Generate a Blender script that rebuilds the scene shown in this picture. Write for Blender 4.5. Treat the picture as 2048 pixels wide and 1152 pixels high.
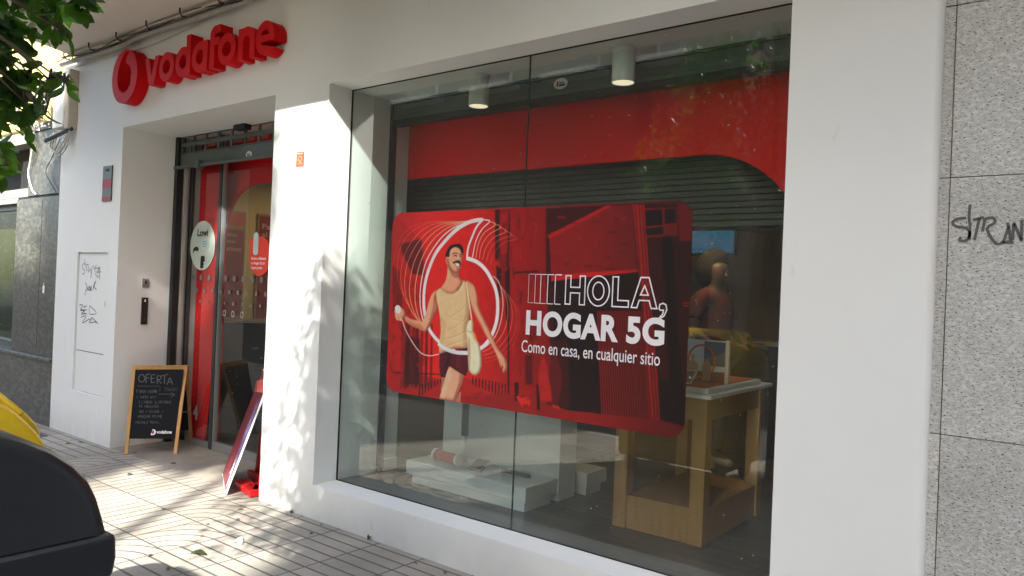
import bpy, bmesh, math, random
import numpy as np
from mathutils import Vector, Matrix
from mathutils.geometry import delaunay_2d_cdt

random.seed(7); rng = np.random.default_rng(7)
for o in list(bpy.data.objects): bpy.data.objects.remove(o)
SC = bpy.context.scene
COL = SC.collection

# ------------------------------------------------------------------ camera
F = 1510.0                                  # focal length in pixels of a 2048 wide picture
YAW, PITCH, ROLL = math.radians(37.95), math.radians(0.19), math.radians(2.353)
CAM = Vector((0, 0, 1.6))
_d = Vector((-math.sin(YAW)*math.cos(PITCH), math.cos(YAW)*math.cos(PITCH), math.sin(PITCH)))
_r = _d.cross(Vector((0, 0, 1))).normalized(); _u = _r.cross(_d)
_c, _s = math.cos(ROLL), math.sin(ROLL)
RT, UP = _c*_r + _s*_u, -_s*_r + _c*_u
cam = bpy.data.cameras.new('camera'); cam_o = bpy.data.objects.new('camera', cam); COL.objects.link(cam_o)
cam.sensor_width = 36.0; cam.lens = 36.0*F/2048; cam.clip_end = 500; cam.clip_start = .05
M = Matrix((RT, UP, -_d)).transposed().to_4x4(); M.translation = CAM
cam_o.matrix_world = M
cam.dof.use_dof = True; cam.dof.focus_distance = 4.6; cam.dof.aperture_fstop = 11.0
SC.camera = cam_o

# ------------------------------------------------------------------ light
SUN_A, SUN_T = 0.45, 0.89                   # light travels along (-A, 1, -T)
sd = Vector((-SUN_A, 1, -SUN_T)).normalized()
sun = bpy.data.lights.new('sun', 'SUN'); sun.energy = 4.6; sun.angle = math.radians(.8); sun.color = (1, .95, .87)
sun_o = bpy.data.objects.new('sun', sun); COL.objects.link(sun_o)
sun_o.rotation_euler = sd.to_track_quat('-Z', 'Y').to_euler()
w = bpy.data.worlds.new('World'); SC.world = w; w.use_nodes = True
wn = w.node_tree; wn.nodes.clear()
sky = wn.nodes.new('ShaderNodeTexSky'); sky.sky_type = 'NISHITA'; sky.sun_disc = False
sky.sun_elevation = math.asin(-sd.z); sky.sun_rotation = math.atan2(-sd.x, -sd.y)
sky.air_density = 1.0; sky.dust_density = 2.6
bg = wn.nodes.new('ShaderNodeBackground'); bg.inputs[1].default_value = .15
wo = wn.nodes.new('ShaderNodeOutputWorld')
wn.links.new(sky.outputs[0], bg.inputs[0]); wn.links.new(bg.outputs[0], wo.inputs[0])
SC.view_settings.view_transform = 'Standard'; SC.view_settings.look = 'None'
SC.view_settings.exposure = 2.15; SC.view_settings.gamma = 1
SC.render.engine = 'CYCLES'
SC.cycles.max_bounces = 10; SC.cycles.transparent_max_bounces = 16; SC.cycles.diffuse_bounces = 5

# ------------------------------------------------------------------ helpers
def _ray(px, py): return (px-1024)*RT - (py-576)*UP + F*_d
def G(px, py, y=3.24):                      # a pixel of the photograph onto the plane y
    r = _ray(px, py); return CAM + r*((y-CAM.y)/r.y)
def GX(px, py, x):
    r = _ray(px, py); return CAM + r*((x-CAM.x)/r.x)
def GZ(px, py, z=0.0):
    r = _ray(px, py); return CAM + r*((z-CAM.z)/r.z)

def lin(c):
    c = np.asarray(c, float)/255.0
    return np.where(c <= .04045, c/12.92, ((c+.055)/1.055)**2.4)

MATS = {}
def mat(name, col, rough=.6, noise=0, nscale=8, bump=0, bscale=40, metal=0, spec=.5, emit=None, es=0, coat=0, trans=0, streak=False):
    if name in MATS: return MATS[name]
    m = bpy.data.materials.new(name); m.use_nodes = True; nt = m.node_tree; b = nt.nodes['Principled BSDF']
    b.inputs['Base Color'].default_value = (*col, 1); b.inputs['Roughness'].default_value = rough
    b.inputs['Metallic'].default_value = metal; b.inputs['Specular IOR Level'].default_value = spec
    b.inputs['Coat Weight'].default_value = coat
    if emit: b.inputs['Emission Color'].default_value = (*emit, 1); b.inputs['Emission Strength'].default_value = es
    tc = nt.nodes.new('ShaderNodeTexCoord')
    if noise:
        n = nt.nodes.new('ShaderNodeTexNoise'); n.inputs['Scale'].default_value = nscale; n.inputs['Detail'].default_value = 6; n.inputs['Roughness'].default_value = .65
        src = tc.outputs['Object']
        if streak:
            mp = nt.nodes.new('ShaderNodeMapping'); mp.inputs['Scale'].default_value = (1, 1, .12); nt.links.new(src, mp.inputs[0]); src = mp.outputs[0]
        nt.links.new(src, n.inputs['Vector'])
        r = nt.nodes.new('ShaderNodeValToRGB'); r.color_ramp.elements[0].position = .3; r.color_ramp.elements[1].position = .7
        r.color_ramp.elements[0].color = (*[c*(1-noise) for c in col], 1); r.color_ramp.elements[1].color = (*[min(1, c*(1+noise*.6)) for c in col], 1)
        nt.links.new(n.outputs[0], r.inputs[0]); nt.links.new(r.outputs[0], b.inputs['Base Color'])
    if bump:
        n2 = nt.nodes.new('ShaderNodeTexNoise'); n2.inputs['Scale'].default_value = bscale; n2.inputs['Detail'].default_value = 4
        nt.links.new(tc.outputs['Object'], n2.inputs['Vector'])
        bp = nt.nodes.new('ShaderNodeBump'); bp.inputs['Strength'].default_value = bump; bp.inputs['Distance'].default_value = .01
        nt.links.new(n2.outputs[0], bp.inputs['Height']); nt.links.new(bp.outputs[0], b.inputs['Normal'])
    MATS[name] = m; return m

class MB:
    def __init__(s): s.v = []; s.f = []
    def add(s, vs, fs):
        n = len(s.v); s.v += [tuple(v) for v in vs]; s.f += [tuple(n+i for i in f) for f in fs]; return s
    def box(s, x0, x1, y0, y1, z0, z1):
        vs = [(x, y, z) for x in (x0, x1) for y in (y0, y1) for z in (z0, z1)]
        return s.add(vs, [(0,1,3,2),(4,6,7,5),(0,4,5,1),(2,3,7,6),(0,2,6,4),(1,5,7,3)])
    def obox(s, c, ax, ay, az):             # centre and three half-axis vectors
        c = Vector(c); ax, ay, az = Vector(ax), Vector(ay), Vector(az)
        vs = [c+i*ax+j*ay+k*az for i in (-1,1) for j in (-1,1) for k in (-1,1)]
        return s.add(vs, [(0,1,3,2),(4,6,7,5),(0,4,5,1),(2,3,7,6),(0,2,6,4),(1,5,7,3)])
    def bar(s, a, b, w, t, side=(0,0,1)):
        a, b = Vector(a), Vector(b); d = b-a; u = d.cross(Vector(side)).normalized(); v = d.cross(u).normalized()
        return s.obox((a+b)/2, d/2, u*w/2, v*t/2)
    def quad(s, a, b, c, d): return s.add([a, b, c, d], [(0,1,2,3)])
    def tube(s, pts, r, n=8, cap=True):
        pts = [Vector(p) for p in pts]; R = r if hasattr(r, '__len__') else [r]*len(pts)
        base = len(s.v); u = None
        for i, p in enumerate(pts):
            d = (pts[min(i+1, len(pts)-1)]-pts[max(i-1, 0)]).normalized()
            if u is None: u = d.orthogonal().normalized()
            else:
                u = (u - d*u.dot(d)); u = u.normalized() if u.length > 1e-6 else d.orthogonal().normalized()
            v = d.cross(u)
            for k in range(n):
                a = 2*math.pi*k/n; s.v.append(tuple(p + (u*math.cos(a)+v*math.sin(a))*R[i]))
        for i in range(len(pts)-1):
            for k in range(n):
                a = base+i*n+k; b = base+i*n+(k+1) % n; s.f.append((a, b, b+n, a+n))
        if cap:
            s.f.append(tuple(base+k for k in range(n))[::-1]); e = base+(len(pts)-1)*n; s.f.append(tuple(e+k for k in range(n)))
        return s
    def lathe(s, c, prof, n=28, axis='z'):   # profile (radius, height)
        c = Vector(c); base = len(s.v)
        for r, h in prof:
            for k in range(n):
                a = 2*math.pi*k/n; p = (r*math.cos(a), r*math.sin(a), h)
                if axis == 'y': p = (p[0], p[2], p[1])
                if axis == 'x': p = (p[2], p[0], p[1])
                s.v.append(tuple(c+Vector(p)))
        for i in range(len(prof)-1):
            for k in range(n):
                a = base+i*n+k; b = base+i*n+(k+1) % n; s.f.append((a, b, b+n, a+n))
        s.f.append(tuple(base+k for k in range(n))[::-1]); e = base+(len(prof)-1)*n; s.f.append(tuple(e+k for k in range(n)))
        return s
    def extrude_y(s, poly, y0, y1):          # poly in (x, z)
        n = len(poly)
        return s.add([(x, y0, z) for x, z in poly]+[(x, y1, z) for x, z in poly],
                     [tuple(range(n)), tuple(range(2*n-1, n-1, -1))]+[(i, n+i, n+(i+1) % n, (i+1) % n) for i in range(n)])
    def extrude_x(s, poly, x0, x1):          # poly in (y, z)
        n = len(poly)
        return s.add([(x0, y, z) for y, z in poly]+[(x1, y, z) for y, z in poly],
                     [tuple(range(n)), tuple(range(2*n-1, n-1, -1))]+[(i, n+i, n+(i+1) % n, (i+1) % n) for i in range(n)])
    def ribbon(s, pts, w, n=(0, -1, 0), w1=None):      # flat stroke lying in the plane with normal n
        pts = [Vector(p) for p in pts]; n = Vector(n); base = len(s.v); L = len(pts)
        for i, p in enumerate(pts):
            d = (pts[min(i+1, L-1)]-pts[max(i-1, 0)]).normalized(); u = d.cross(n).normalized()
            ww = w if w1 is None else w+(w1-w)*i/(L-1)
            s.v.append(tuple(p+u*ww/2)); s.v.append(tuple(p-u*ww/2))
        for i in range(L-1): a = base+2*i; s.f.append((a, a+1, a+3, a+2))
        return s

def fixn(me):
    bm = bmesh.new(); bm.from_mesh(me); bmesh.ops.recalc_face_normals(bm, faces=bm.faces); bm.to_mesh(me); bm.free()

def part(name, mb, m, parent=None, smooth=False, bevel=0, fix=True, label=None, segs=2):
    me = bpy.data.meshes.new(name)
    off = Vector((0, 0, 0)); p = parent
    while p is not None: off += Vector(p.location); p = p.parent
    me.from_pydata([tuple(Vector(v)-off) for v in mb.v], [], mb.f); me.update()
    if fix: fixn(me)
    if smooth:
        me.polygons.foreach_set('use_smooth', [True]*len(me.polygons))
    o = bpy.data.objects.new(name, me); COL.objects.link(o); me.materials.append(m)
    if parent is not None: o.parent = parent
    if bevel:
        b = o.modifiers.new('bevel', 'BEVEL'); b.width = bevel; b.segments = segs; b.limit_method = 'ANGLE'; b.angle_limit = math.radians(35)
    if label: o['label'] = label
    return o
def tag(o, label, cat, group=None):
    o['label'] = label; o['category'] = cat
    if group: o['group'] = group
    return o
def thing(name, label, cat, loc=(0, 0, 0), group=None):
    o = bpy.data.objects.new(name, None); COL.objects.link(o); o.location = loc; o.empty_display_size = .1
    return tag(o, label, cat, group)
def struct(o, kind='structure'): o['kind'] = kind; return o
def smoothpts(P, k=6, closed=False):
    P = [Vector(p) for p in P]; n = len(P); out = []
    rg = range(n) if closed else range(n-1)
    for i in rg:
        if closed: a, b, c, d = P[(i-1) % n], P[i], P[(i+1) % n], P[(i+2) % n]
        else: a, b, c, d = P[max(i-1, 0)], P[i], P[i+1], P[min(i+2, n-1)]
        for j in range(k):
            t = j/k
            out.append(.5*((2*b)+(c-a)*t+(2*a-5*b+4*c-d)*t*t+(3*b-a-3*c+d)*t**3))
    if not closed: out.append(P[-1])
    return out
def copy_tree(o, parent=None):
    c = o.copy(); COL.objects.link(c); c.parent = parent
    for ch in [x for x in bpy.data.objects if x.parent == o and x is not c]: copy_tree(ch, c)
    return c

def inside(poly, X, Y):
    P = np.asarray(poly, float); r = np.zeros(X.shape, bool); n = len(P)
    for i in range(n):
        x0, y0 = P[i]; x1, y1 = P[(i+1) % n]
        if y0 == y1: continue
        c = ((Y > y0) != (Y > y1)) & (X < (x1-x0)*(Y-y0)/(y1-y0)+x0)
        r ^= c
    return r
def solid2d(pos, neg, y0, y1, mb=None):
    """union of pos polygons minus neg polygons in (x,z), extruded from y0 to y1 as one clean shell"""
    mb = mb or MB(); vs = []; es = []
    for P in pos+neg:
        n = len(vs); vs += [Vector((a, b)) for a, b in P]; es += [(n+i, n+(i+1) % len(P)) for i in range(len(P))]
    V, E_, Fc, *_ = delaunay_2d_cdt(vs, es, [], 0, 1e-6)
    cen = np.array([[sum(V[i].x for i in f)/3, sum(V[i].y for i in f)/3] for f in Fc])
    k = np.zeros(len(Fc), bool)
    for P in pos: k |= inside(P, cen[:, 0], cen[:, 1])
    for P in neg: k &= ~inside(P, cen[:, 0], cen[:, 1])
    keep = [f for f, q in zip(Fc, k) if q]; us = sorted({i for f in keep for i in f}); ix = {v: i for i, v in enumerate(us)}
    V = [V[i] for i in us]; keep = [[ix[i] for i in f] for f in keep]; n = len(V)
    ed = {}
    for f in keep:
        for i in range(3):
            e = (f[i], f[(i+1) % 3]); ed[e] = 1
    fs = [tuple(f) for f in keep]
    if y1 is not None:
        fs += [tuple(n+i for i in f[::-1]) for f in keep]
        for (a, b) in ed:
            if (b, a) not in ed: fs.append((b, a, n+a, n+b))
        return mb.add([(v.x, y0, v.y) for v in V]+[(v.x, y1, v.y) for v in V], fs)
    return mb.add([(v.x, y0, v.y) for v in V], fs)
def ell(cx, cz, rx, rz, n=40, a0=0, a1=360):
    return [(cx+rx*math.cos(math.radians(a0+(a1-a0)*i/n)), cz+rz*math.sin(math.radians(a0+(a1-a0)*i/n))) for i in range(n)]
def rrect(x0, x1, z0, z1, r, n=8):
    out = []
    for cx, cz, a in ((x1-r, z1-r, 0), (x0+r, z1-r, 90), (x0+r, z0+r, 180), (x1-r, z0+r, 270)):
        out += [(cx+r*math.cos(math.radians(a+90*i/n)), cz+r*math.sin(math.radians(a+90*i/n))) for i in range(n+1)]
    return out

def text_verts(s, bold=0, outline=0, spacing=1.0):
    cu = bpy.data.curves.new('t', 'FONT'); cu.body = s; cu.size = 1; cu.offset = bold; cu.space_character = spacing; cu.resolution_u = 6
    if outline: cu.fill_mode = 'NONE'; cu.bevel_depth = outline; cu.bevel_resolution = 0
    o = bpy.data.objects.new('t', cu); COL.objects.link(o)
    dg = bpy.context.evaluated_depsgraph_get(); me = bpy.data.meshes.new_from_object(o.evaluated_get(dg))
    V = [(v.co.x, v.co.y, v.co.z) for v in me.vertices]; Fc = [tuple(p.vertices) for p in me.polygons]
    bpy.data.objects.remove(o); bpy.data.meshes.remove(me); return V, Fc
def text(mb, s, org, ux, uz, width, height=None, bold=0, outline=0, depth=0, spacing=1.0):
    """lettering with its lower left corner at org, running along ux, up along uz, scaled to width (and height)"""
    V, Fc = text_verts(s, bold, outline, spacing); A = np.array(V)
    x0, x1, y0, y1 = A[:, 0].min(), A[:, 0].max(), A[:, 1].min(), A[:, 1].max()
    sx = width/(x1-x0); sz = height/(y1-y0) if height else sx
    org, ux, uz = Vector(org), Vector(ux).normalized(), Vector(uz).normalized(); nn = ux.cross(uz)
    return mb.add([org+ux*(a-x0)*sx+uz*(b-y0)*sz+nn*(c*sx*.0) for a, b, c in V], Fc)

# ------------------------------------------------------------------ materials
WHITE = mat('white_painted_board', (.78, .81, .78), .5, noise=.02, nscale=2, bump=.03, bscale=5)
def soil(m, z0):
    nt = m.node_tree; N = nt.nodes; L = nt.links; b = N['Principled BSDF']; src = b.inputs['Base Color'].links[0].from_socket
    g = N.new('ShaderNodeNewGeometry'); sp = N.new('ShaderNodeSeparateXYZ'); L.new(g.outputs['Position'], sp.inputs[0])
    h = N.new('ShaderNodeMapRange'); h.inputs[1].default_value = z0; h.inputs[2].default_value = 0; h.inputs[3].default_value = 0; h.inputs[4].default_value = .55; L.new(sp.outputs[2], h.inputs[0])
    n = N.new('ShaderNodeTexNoise'); n.inputs['Scale'].default_value = 5; n.inputs['Detail'].default_value = 8; n.inputs['Roughness'].default_value = .7; L.new(g.outputs['Position'], n.inputs['Vector'])
    mu = N.new('ShaderNodeMath'); mu.operation = 'MULTIPLY'; L.new(h.outputs[0], mu.inputs[0]); L.new(n.outputs[0], mu.inputs[1])
    # sparse scuffs and short runs
    mp = N.new('ShaderNodeMapping'); mp.inputs['Scale'].default_value = (1, 1, .28); L.new(g.outputs['Position'], mp.inputs[0])
    n3 = N.new('ShaderNodeTexNoise'); n3.inputs['Scale'].default_value = 7.5; n3.inputs['Detail'].default_value = 5; n3.inputs['Roughness'].default_value = .62; L.new(mp.outputs[0], n3.inputs['Vector'])
    r3 = N.new('ShaderNodeMapRange'); r3.inputs[1].default_value = .66; r3.inputs[2].default_value = .76; r3.inputs[3].default_value = 0; r3.inputs[4].default_value = .28; L.new(n3.outputs[0], r3.inputs[0])
    ad = N.new('ShaderNodeMath'); ad.operation = 'ADD'; ad.use_clamp = True; L.new(mu.outputs[0], ad.inputs[0]); L.new(r3.outputs[0], ad.inputs[1])
    mx = N.new('ShaderNodeMix'); mx.data_type = 'RGBA'; L.new(ad.outputs[0], mx.inputs[0]); L.new(src, mx.inputs[6]); mx.inputs[7].default_value = (.30, .29, .25, 1); L.new(mx.outputs[2], b.inputs['Base Color'])
soil(WHITE, .30)
SOFFIT = mat('soffit_plaster', (.66, .62, .55), .8, noise=.06, nscale=2, bump=.08, bscale=60)
RED = mat('red_acrylic', (.58, .004, .007), .5, spec=.10, noise=.10, nscale=5)
REDWALL = mat('red_interior_board', (.85, .004, .008), .6, spec=.15)
BLACKRUB = mat('black_rubber', (.012, .012, .013), .6)
STEEL = mat('grey_green_shutter_metal', (.10, .125, .115), .4, noise=.15, nscale=10, metal=.2)
ALU = mat('brushed_aluminium', (.42, .44, .45), .35, metal=.7)
DARKALU = mat('dark_aluminium', (.07, .075, .08), .35, metal=.5)
WOODL = mat('varnished_pine', (.5, .27, .08), .45, noise=.18, nscale=25, streak=True)
WOODT = mat('oak_table_wood', (.36, .19, .055), .45, noise=.18, nscale=30, streak=True)
CHALKB = mat('chalkboard_black', (.006, .008, .012), .6, spec=.2)
CHALK = mat('chalk_marks', (.10, .11, .115), .9)
WPRINT = mat('white_print', (.8, .8, .82), .5)
PAPERW = mat('white_vinyl', (.72, .76, .74), .4)
INK = mat('black_ink', (.012, .012, .014), .6)
MARK = mat('faded_marker_ink', (.10, .11, .11), .7)
DISPW = mat('white_display_laminate', (.72, .75, .74), .35)

def granite(name, base, dark, light, scale, rough, dens=.5):
    m = bpy.data.materials.new(name); m.use_nodes = True; nt = m.node_tree; N = nt.nodes; b = N['Principled BSDF']; b.inputs['Roughness'].default_value = rough
    tc = N.new('ShaderNodeTexCoord')
    def ramp(src, p0, c0, p1, c1):
        r = N.new('ShaderNodeValToRGB'); r.color_ramp.elements[0].position = p0; r.color_ramp.elements[1].position = p1
        r.color_ramp.elements[0].color = c0; r.color_ramp.elements[1].color = c1; nt.links.new(src, r.inputs[0]); return r
    n1 = N.new('ShaderNodeTexNoise'); n1.inputs['Scale'].default_value = scale; n1.inputs['Detail'].default_value = 3; n1.inputs['Roughness'].default_value = .6
    n2 = N.new('ShaderNodeTexNoise'); n2.inputs['Scale'].default_value = scale*.45; n2.inputs['Detail'].default_value = 5
    n3 = N.new('ShaderNodeTexNoise'); n3.inputs['Scale'].default_value = 3; n3.inputs['Detail'].default_value = 5
    mp = N.new('ShaderNodeMapping'); mp.inputs['Rotation'].default_value = (0, .5, 0); mp.inputs['Scale'].default_value = (.6, 1, 1.2); nt.links.new(tc.outputs['Object'], mp.inputs[0])
    for n in (n1, n2, n3): nt.links.new(mp.outputs[0], n.inputs['Vector'])
    r1 = ramp(n1.outputs[0], dens-.12, (1, 1, 1, 1), dens-.07, (0, 0, 0, 1))
    r2 = ramp(n2.outputs[0], .45, (*base, 1), .62, (*light, 1))
    mx = N.new('ShaderNodeMix'); mx.data_type = 'RGBA'; nt.links.new(r1.outputs[0], mx.inputs[0]); nt.links.new(r2.outputs[0], mx.inputs[6]); mx.inputs[7].default_value = (*dark, 1)
    r3 = ramp(n3.outputs[0], .3, (.8, .8, .78, 1), .7, (1, 1, 1, 1))
    mu = N.new('ShaderNodeMix'); mu.data_type = 'RGBA'; mu.blend_type = 'MULTIPLY'; mu.inputs[0].default_value = 1
    nt.links.new(mx.outputs[2], mu.inputs[6]); nt.links.new(r3.outputs[0], mu.inputs[7]); nt.links.new(mu.outputs[2], b.inputs['Base Color'])
    bp = N.new('ShaderNodeBump'); bp.inputs['Strength'].default_value = .05; nt.links.new(n1.outputs[0], bp.inputs['Height']); nt.links.new(bp.outputs[0], b.inputs['Normal'])
    oi = N.new('ShaderNodeObjectInfo'); hv = N.new('ShaderNodeHueSaturation'); mr = N.new('ShaderNodeMapRange'); mr.inputs[3].default_value = .9; mr.inputs[4].default_value = 1.05; nt.links.new(oi.outputs['Random'], mr.inputs[0]); nt.links.new(mr.outputs[0], hv.inputs['Value']); nt.links.new(mu.outputs[2], hv.inputs['Color']); nt.links.new(hv.outputs[0], b.inputs['Base Color'])
    return m
GRANL = granite('pale_speckled_granite', (.50, .51, .475), (.035, .035, .032), (.66, .67, .63), 165, .5, .492)
GRAND = granite('dark_polished_granite', (.060, .060, .050), (.015, .015, .013), (.12, .12, .10), 45, .30, .47)
GRAND.node_tree.nodes['Principled BSDF'].inputs['Specular IOR Level'].default_value = .3

def glass_mat(name, tint=(.84, .93, .90), dirt=.03, boost=2.3):
    m = bpy.data.materials.new(name); m.use_nodes = True; nt = m.node_tree; N = nt.nodes; N.clear(); L = nt.links
    out = N.new('ShaderNodeOutputMaterial'); tr = N.new('ShaderNodeBsdfTransparent'); tr.inputs[0].default_value = (*tint, 1)
    gl = N.new('ShaderNodeBsdfGlossy'); gl.inputs['Roughness'].default_value = 0.0; gl.inputs[0].default_value = (.95, .97, .96, 1)
    df = N.new('ShaderNodeBsdfDiffuse'); df.inputs[0].default_value = (.7, .72, .7, 1)
    geo = N.new('ShaderNodeNewGeometry'); ior = N.new('ShaderNodeMix'); ior.data_type = 'FLOAT'; ior.inputs[2].default_value = 1.5; ior.inputs[3].default_value = 1/1.5
    L.new(geo.outputs['Backfacing'], ior.inputs[0]); fr = N.new('ShaderNodeFresnel'); L.new(ior.outputs[0], fr.inputs[0])
    mu = N.new('ShaderNodeMath'); mu.operation = 'MULTIPLY'; mu.use_clamp = True; mu.inputs[1].default_value = boost; L.new(fr.outputs[0], mu.inputs[0])
    m1 = N.new('ShaderNodeMixShader'); L.new(mu.outputs[0], m1.inputs[0]); L.new(tr.outputs[0], m1.inputs[1]); L.new(gl.outputs[0], m1.inputs[2])
    tc = N.new('ShaderNodeTexCoord'); n = N.new('ShaderNodeTexNoise'); n.inputs['Scale'].default_value = 1.7; n.inputs['Detail'].default_value = 8; n.inputs['Roughness'].default_value = .7; n.inputs['Distortion'].default_value = 1.5
    L.new(tc.outputs['Object'], n.inputs['Vector'])
    n2 = N.new('ShaderNodeTexNoise'); n2.inputs['Scale'].default_value = 55; n2.inputs['Detail'].default_value = 2; L.new(tc.outputs['Object'], n2.inputs['Vector'])
    r = N.new('ShaderNodeMapRange'); r.inputs[1].default_value = .35; r.inputs[2].default_value = .8; r.inputs[3].default_value = dirt*.35; r.inputs[4].default_value = dirt*1.6; L.new(n.outputs[0], r.inputs[0])
    r2 = N.new('ShaderNodeMapRange'); r2.inputs[1].default_value = .70; r2.inputs[2].default_value = .73; r2.inputs[3].default_value = 0; r2.inputs[4].default_value = .45; L.new(n2.outputs[0], r2.inputs[0])
    ad = N.new('ShaderNodeMath'); ad.operation = 'ADD'; ad.use_clamp = True; L.new(r.outputs[0], ad.inputs[0]); L.new(r2.outputs[0], ad.inputs[1])
    m2 = N.new('ShaderNodeMixShader'); L.new(ad.outputs[0], m2.inputs[0]); L.new(m1.outputs[0], m2.inputs[1]); L.new(df.outputs[0], m2.inputs[2])
    L.new(m2.outputs[0], out.inputs[0]); return m
GLASS = glass_mat('window_glass')
DGLASS = glass_mat('door_glass', (.84, .89, .87), .015, 1.35)

def leaf_mat(name, c0, c1):
    m = bpy.data.materials.new(name); m.use_nodes = True; nt = m.node_tree; N = nt.nodes; N.clear(); L = nt.links
    out = N.new('ShaderNodeOutputMaterial'); b = N.new('ShaderNodeBsdfPrincipled'); b.inputs['Roughness'].default_value = .42
    tl = N.new('ShaderNodeBsdfTranslucent'); tc = N.new('ShaderNodeTexCoord'); n = N.new('ShaderNodeTexNoise'); n.inputs['Scale'].default_value = 9; n.inputs['Detail'].default_value = 3
    L.new(tc.outputs['Object'], n.inputs['Vector']); r = N.new('ShaderNodeValToRGB'); r.color_ramp.elements[0].position = .35; r.color_ramp.elements[1].position = .65
    r.color_ramp.elements[0].color = (*c0, 1); r.color_ramp.elements[1].color = (*c1, 1); L.new(n.outputs[0], r.inputs[0]); L.new(r.outputs[0], b.inputs['Base Color'])
    mu = N.new('ShaderNodeMix'); mu.data_type = 'RGBA'; mu.blend_type = 'MULTIPLY'; mu.inputs[0].default_value = 1; mu.inputs[7].default_value = (1.8, 2.3, .6, 1); L.new(r.outputs[0], mu.inputs[6]); L.new(mu.outputs[2], tl.inputs[0])
    m1 = N.new('ShaderNodeMixShader'); m1.inputs[0].default_value = .55; L.new(b.outputs[0], m1.inputs[1]); L.new(tl.outputs[0], m1.inputs[2]); L.new(m1.outputs[0], out.inputs[0]); return m
LEAF = leaf_mat('orange_tree_leaf', (.022, .055, .014), (.06, .135, .028))
BARK = mat('grey_brown_bark', (.12, .10, .08), .9, noise=.3, nscale=14, bump=.6, bscale=30)

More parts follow.
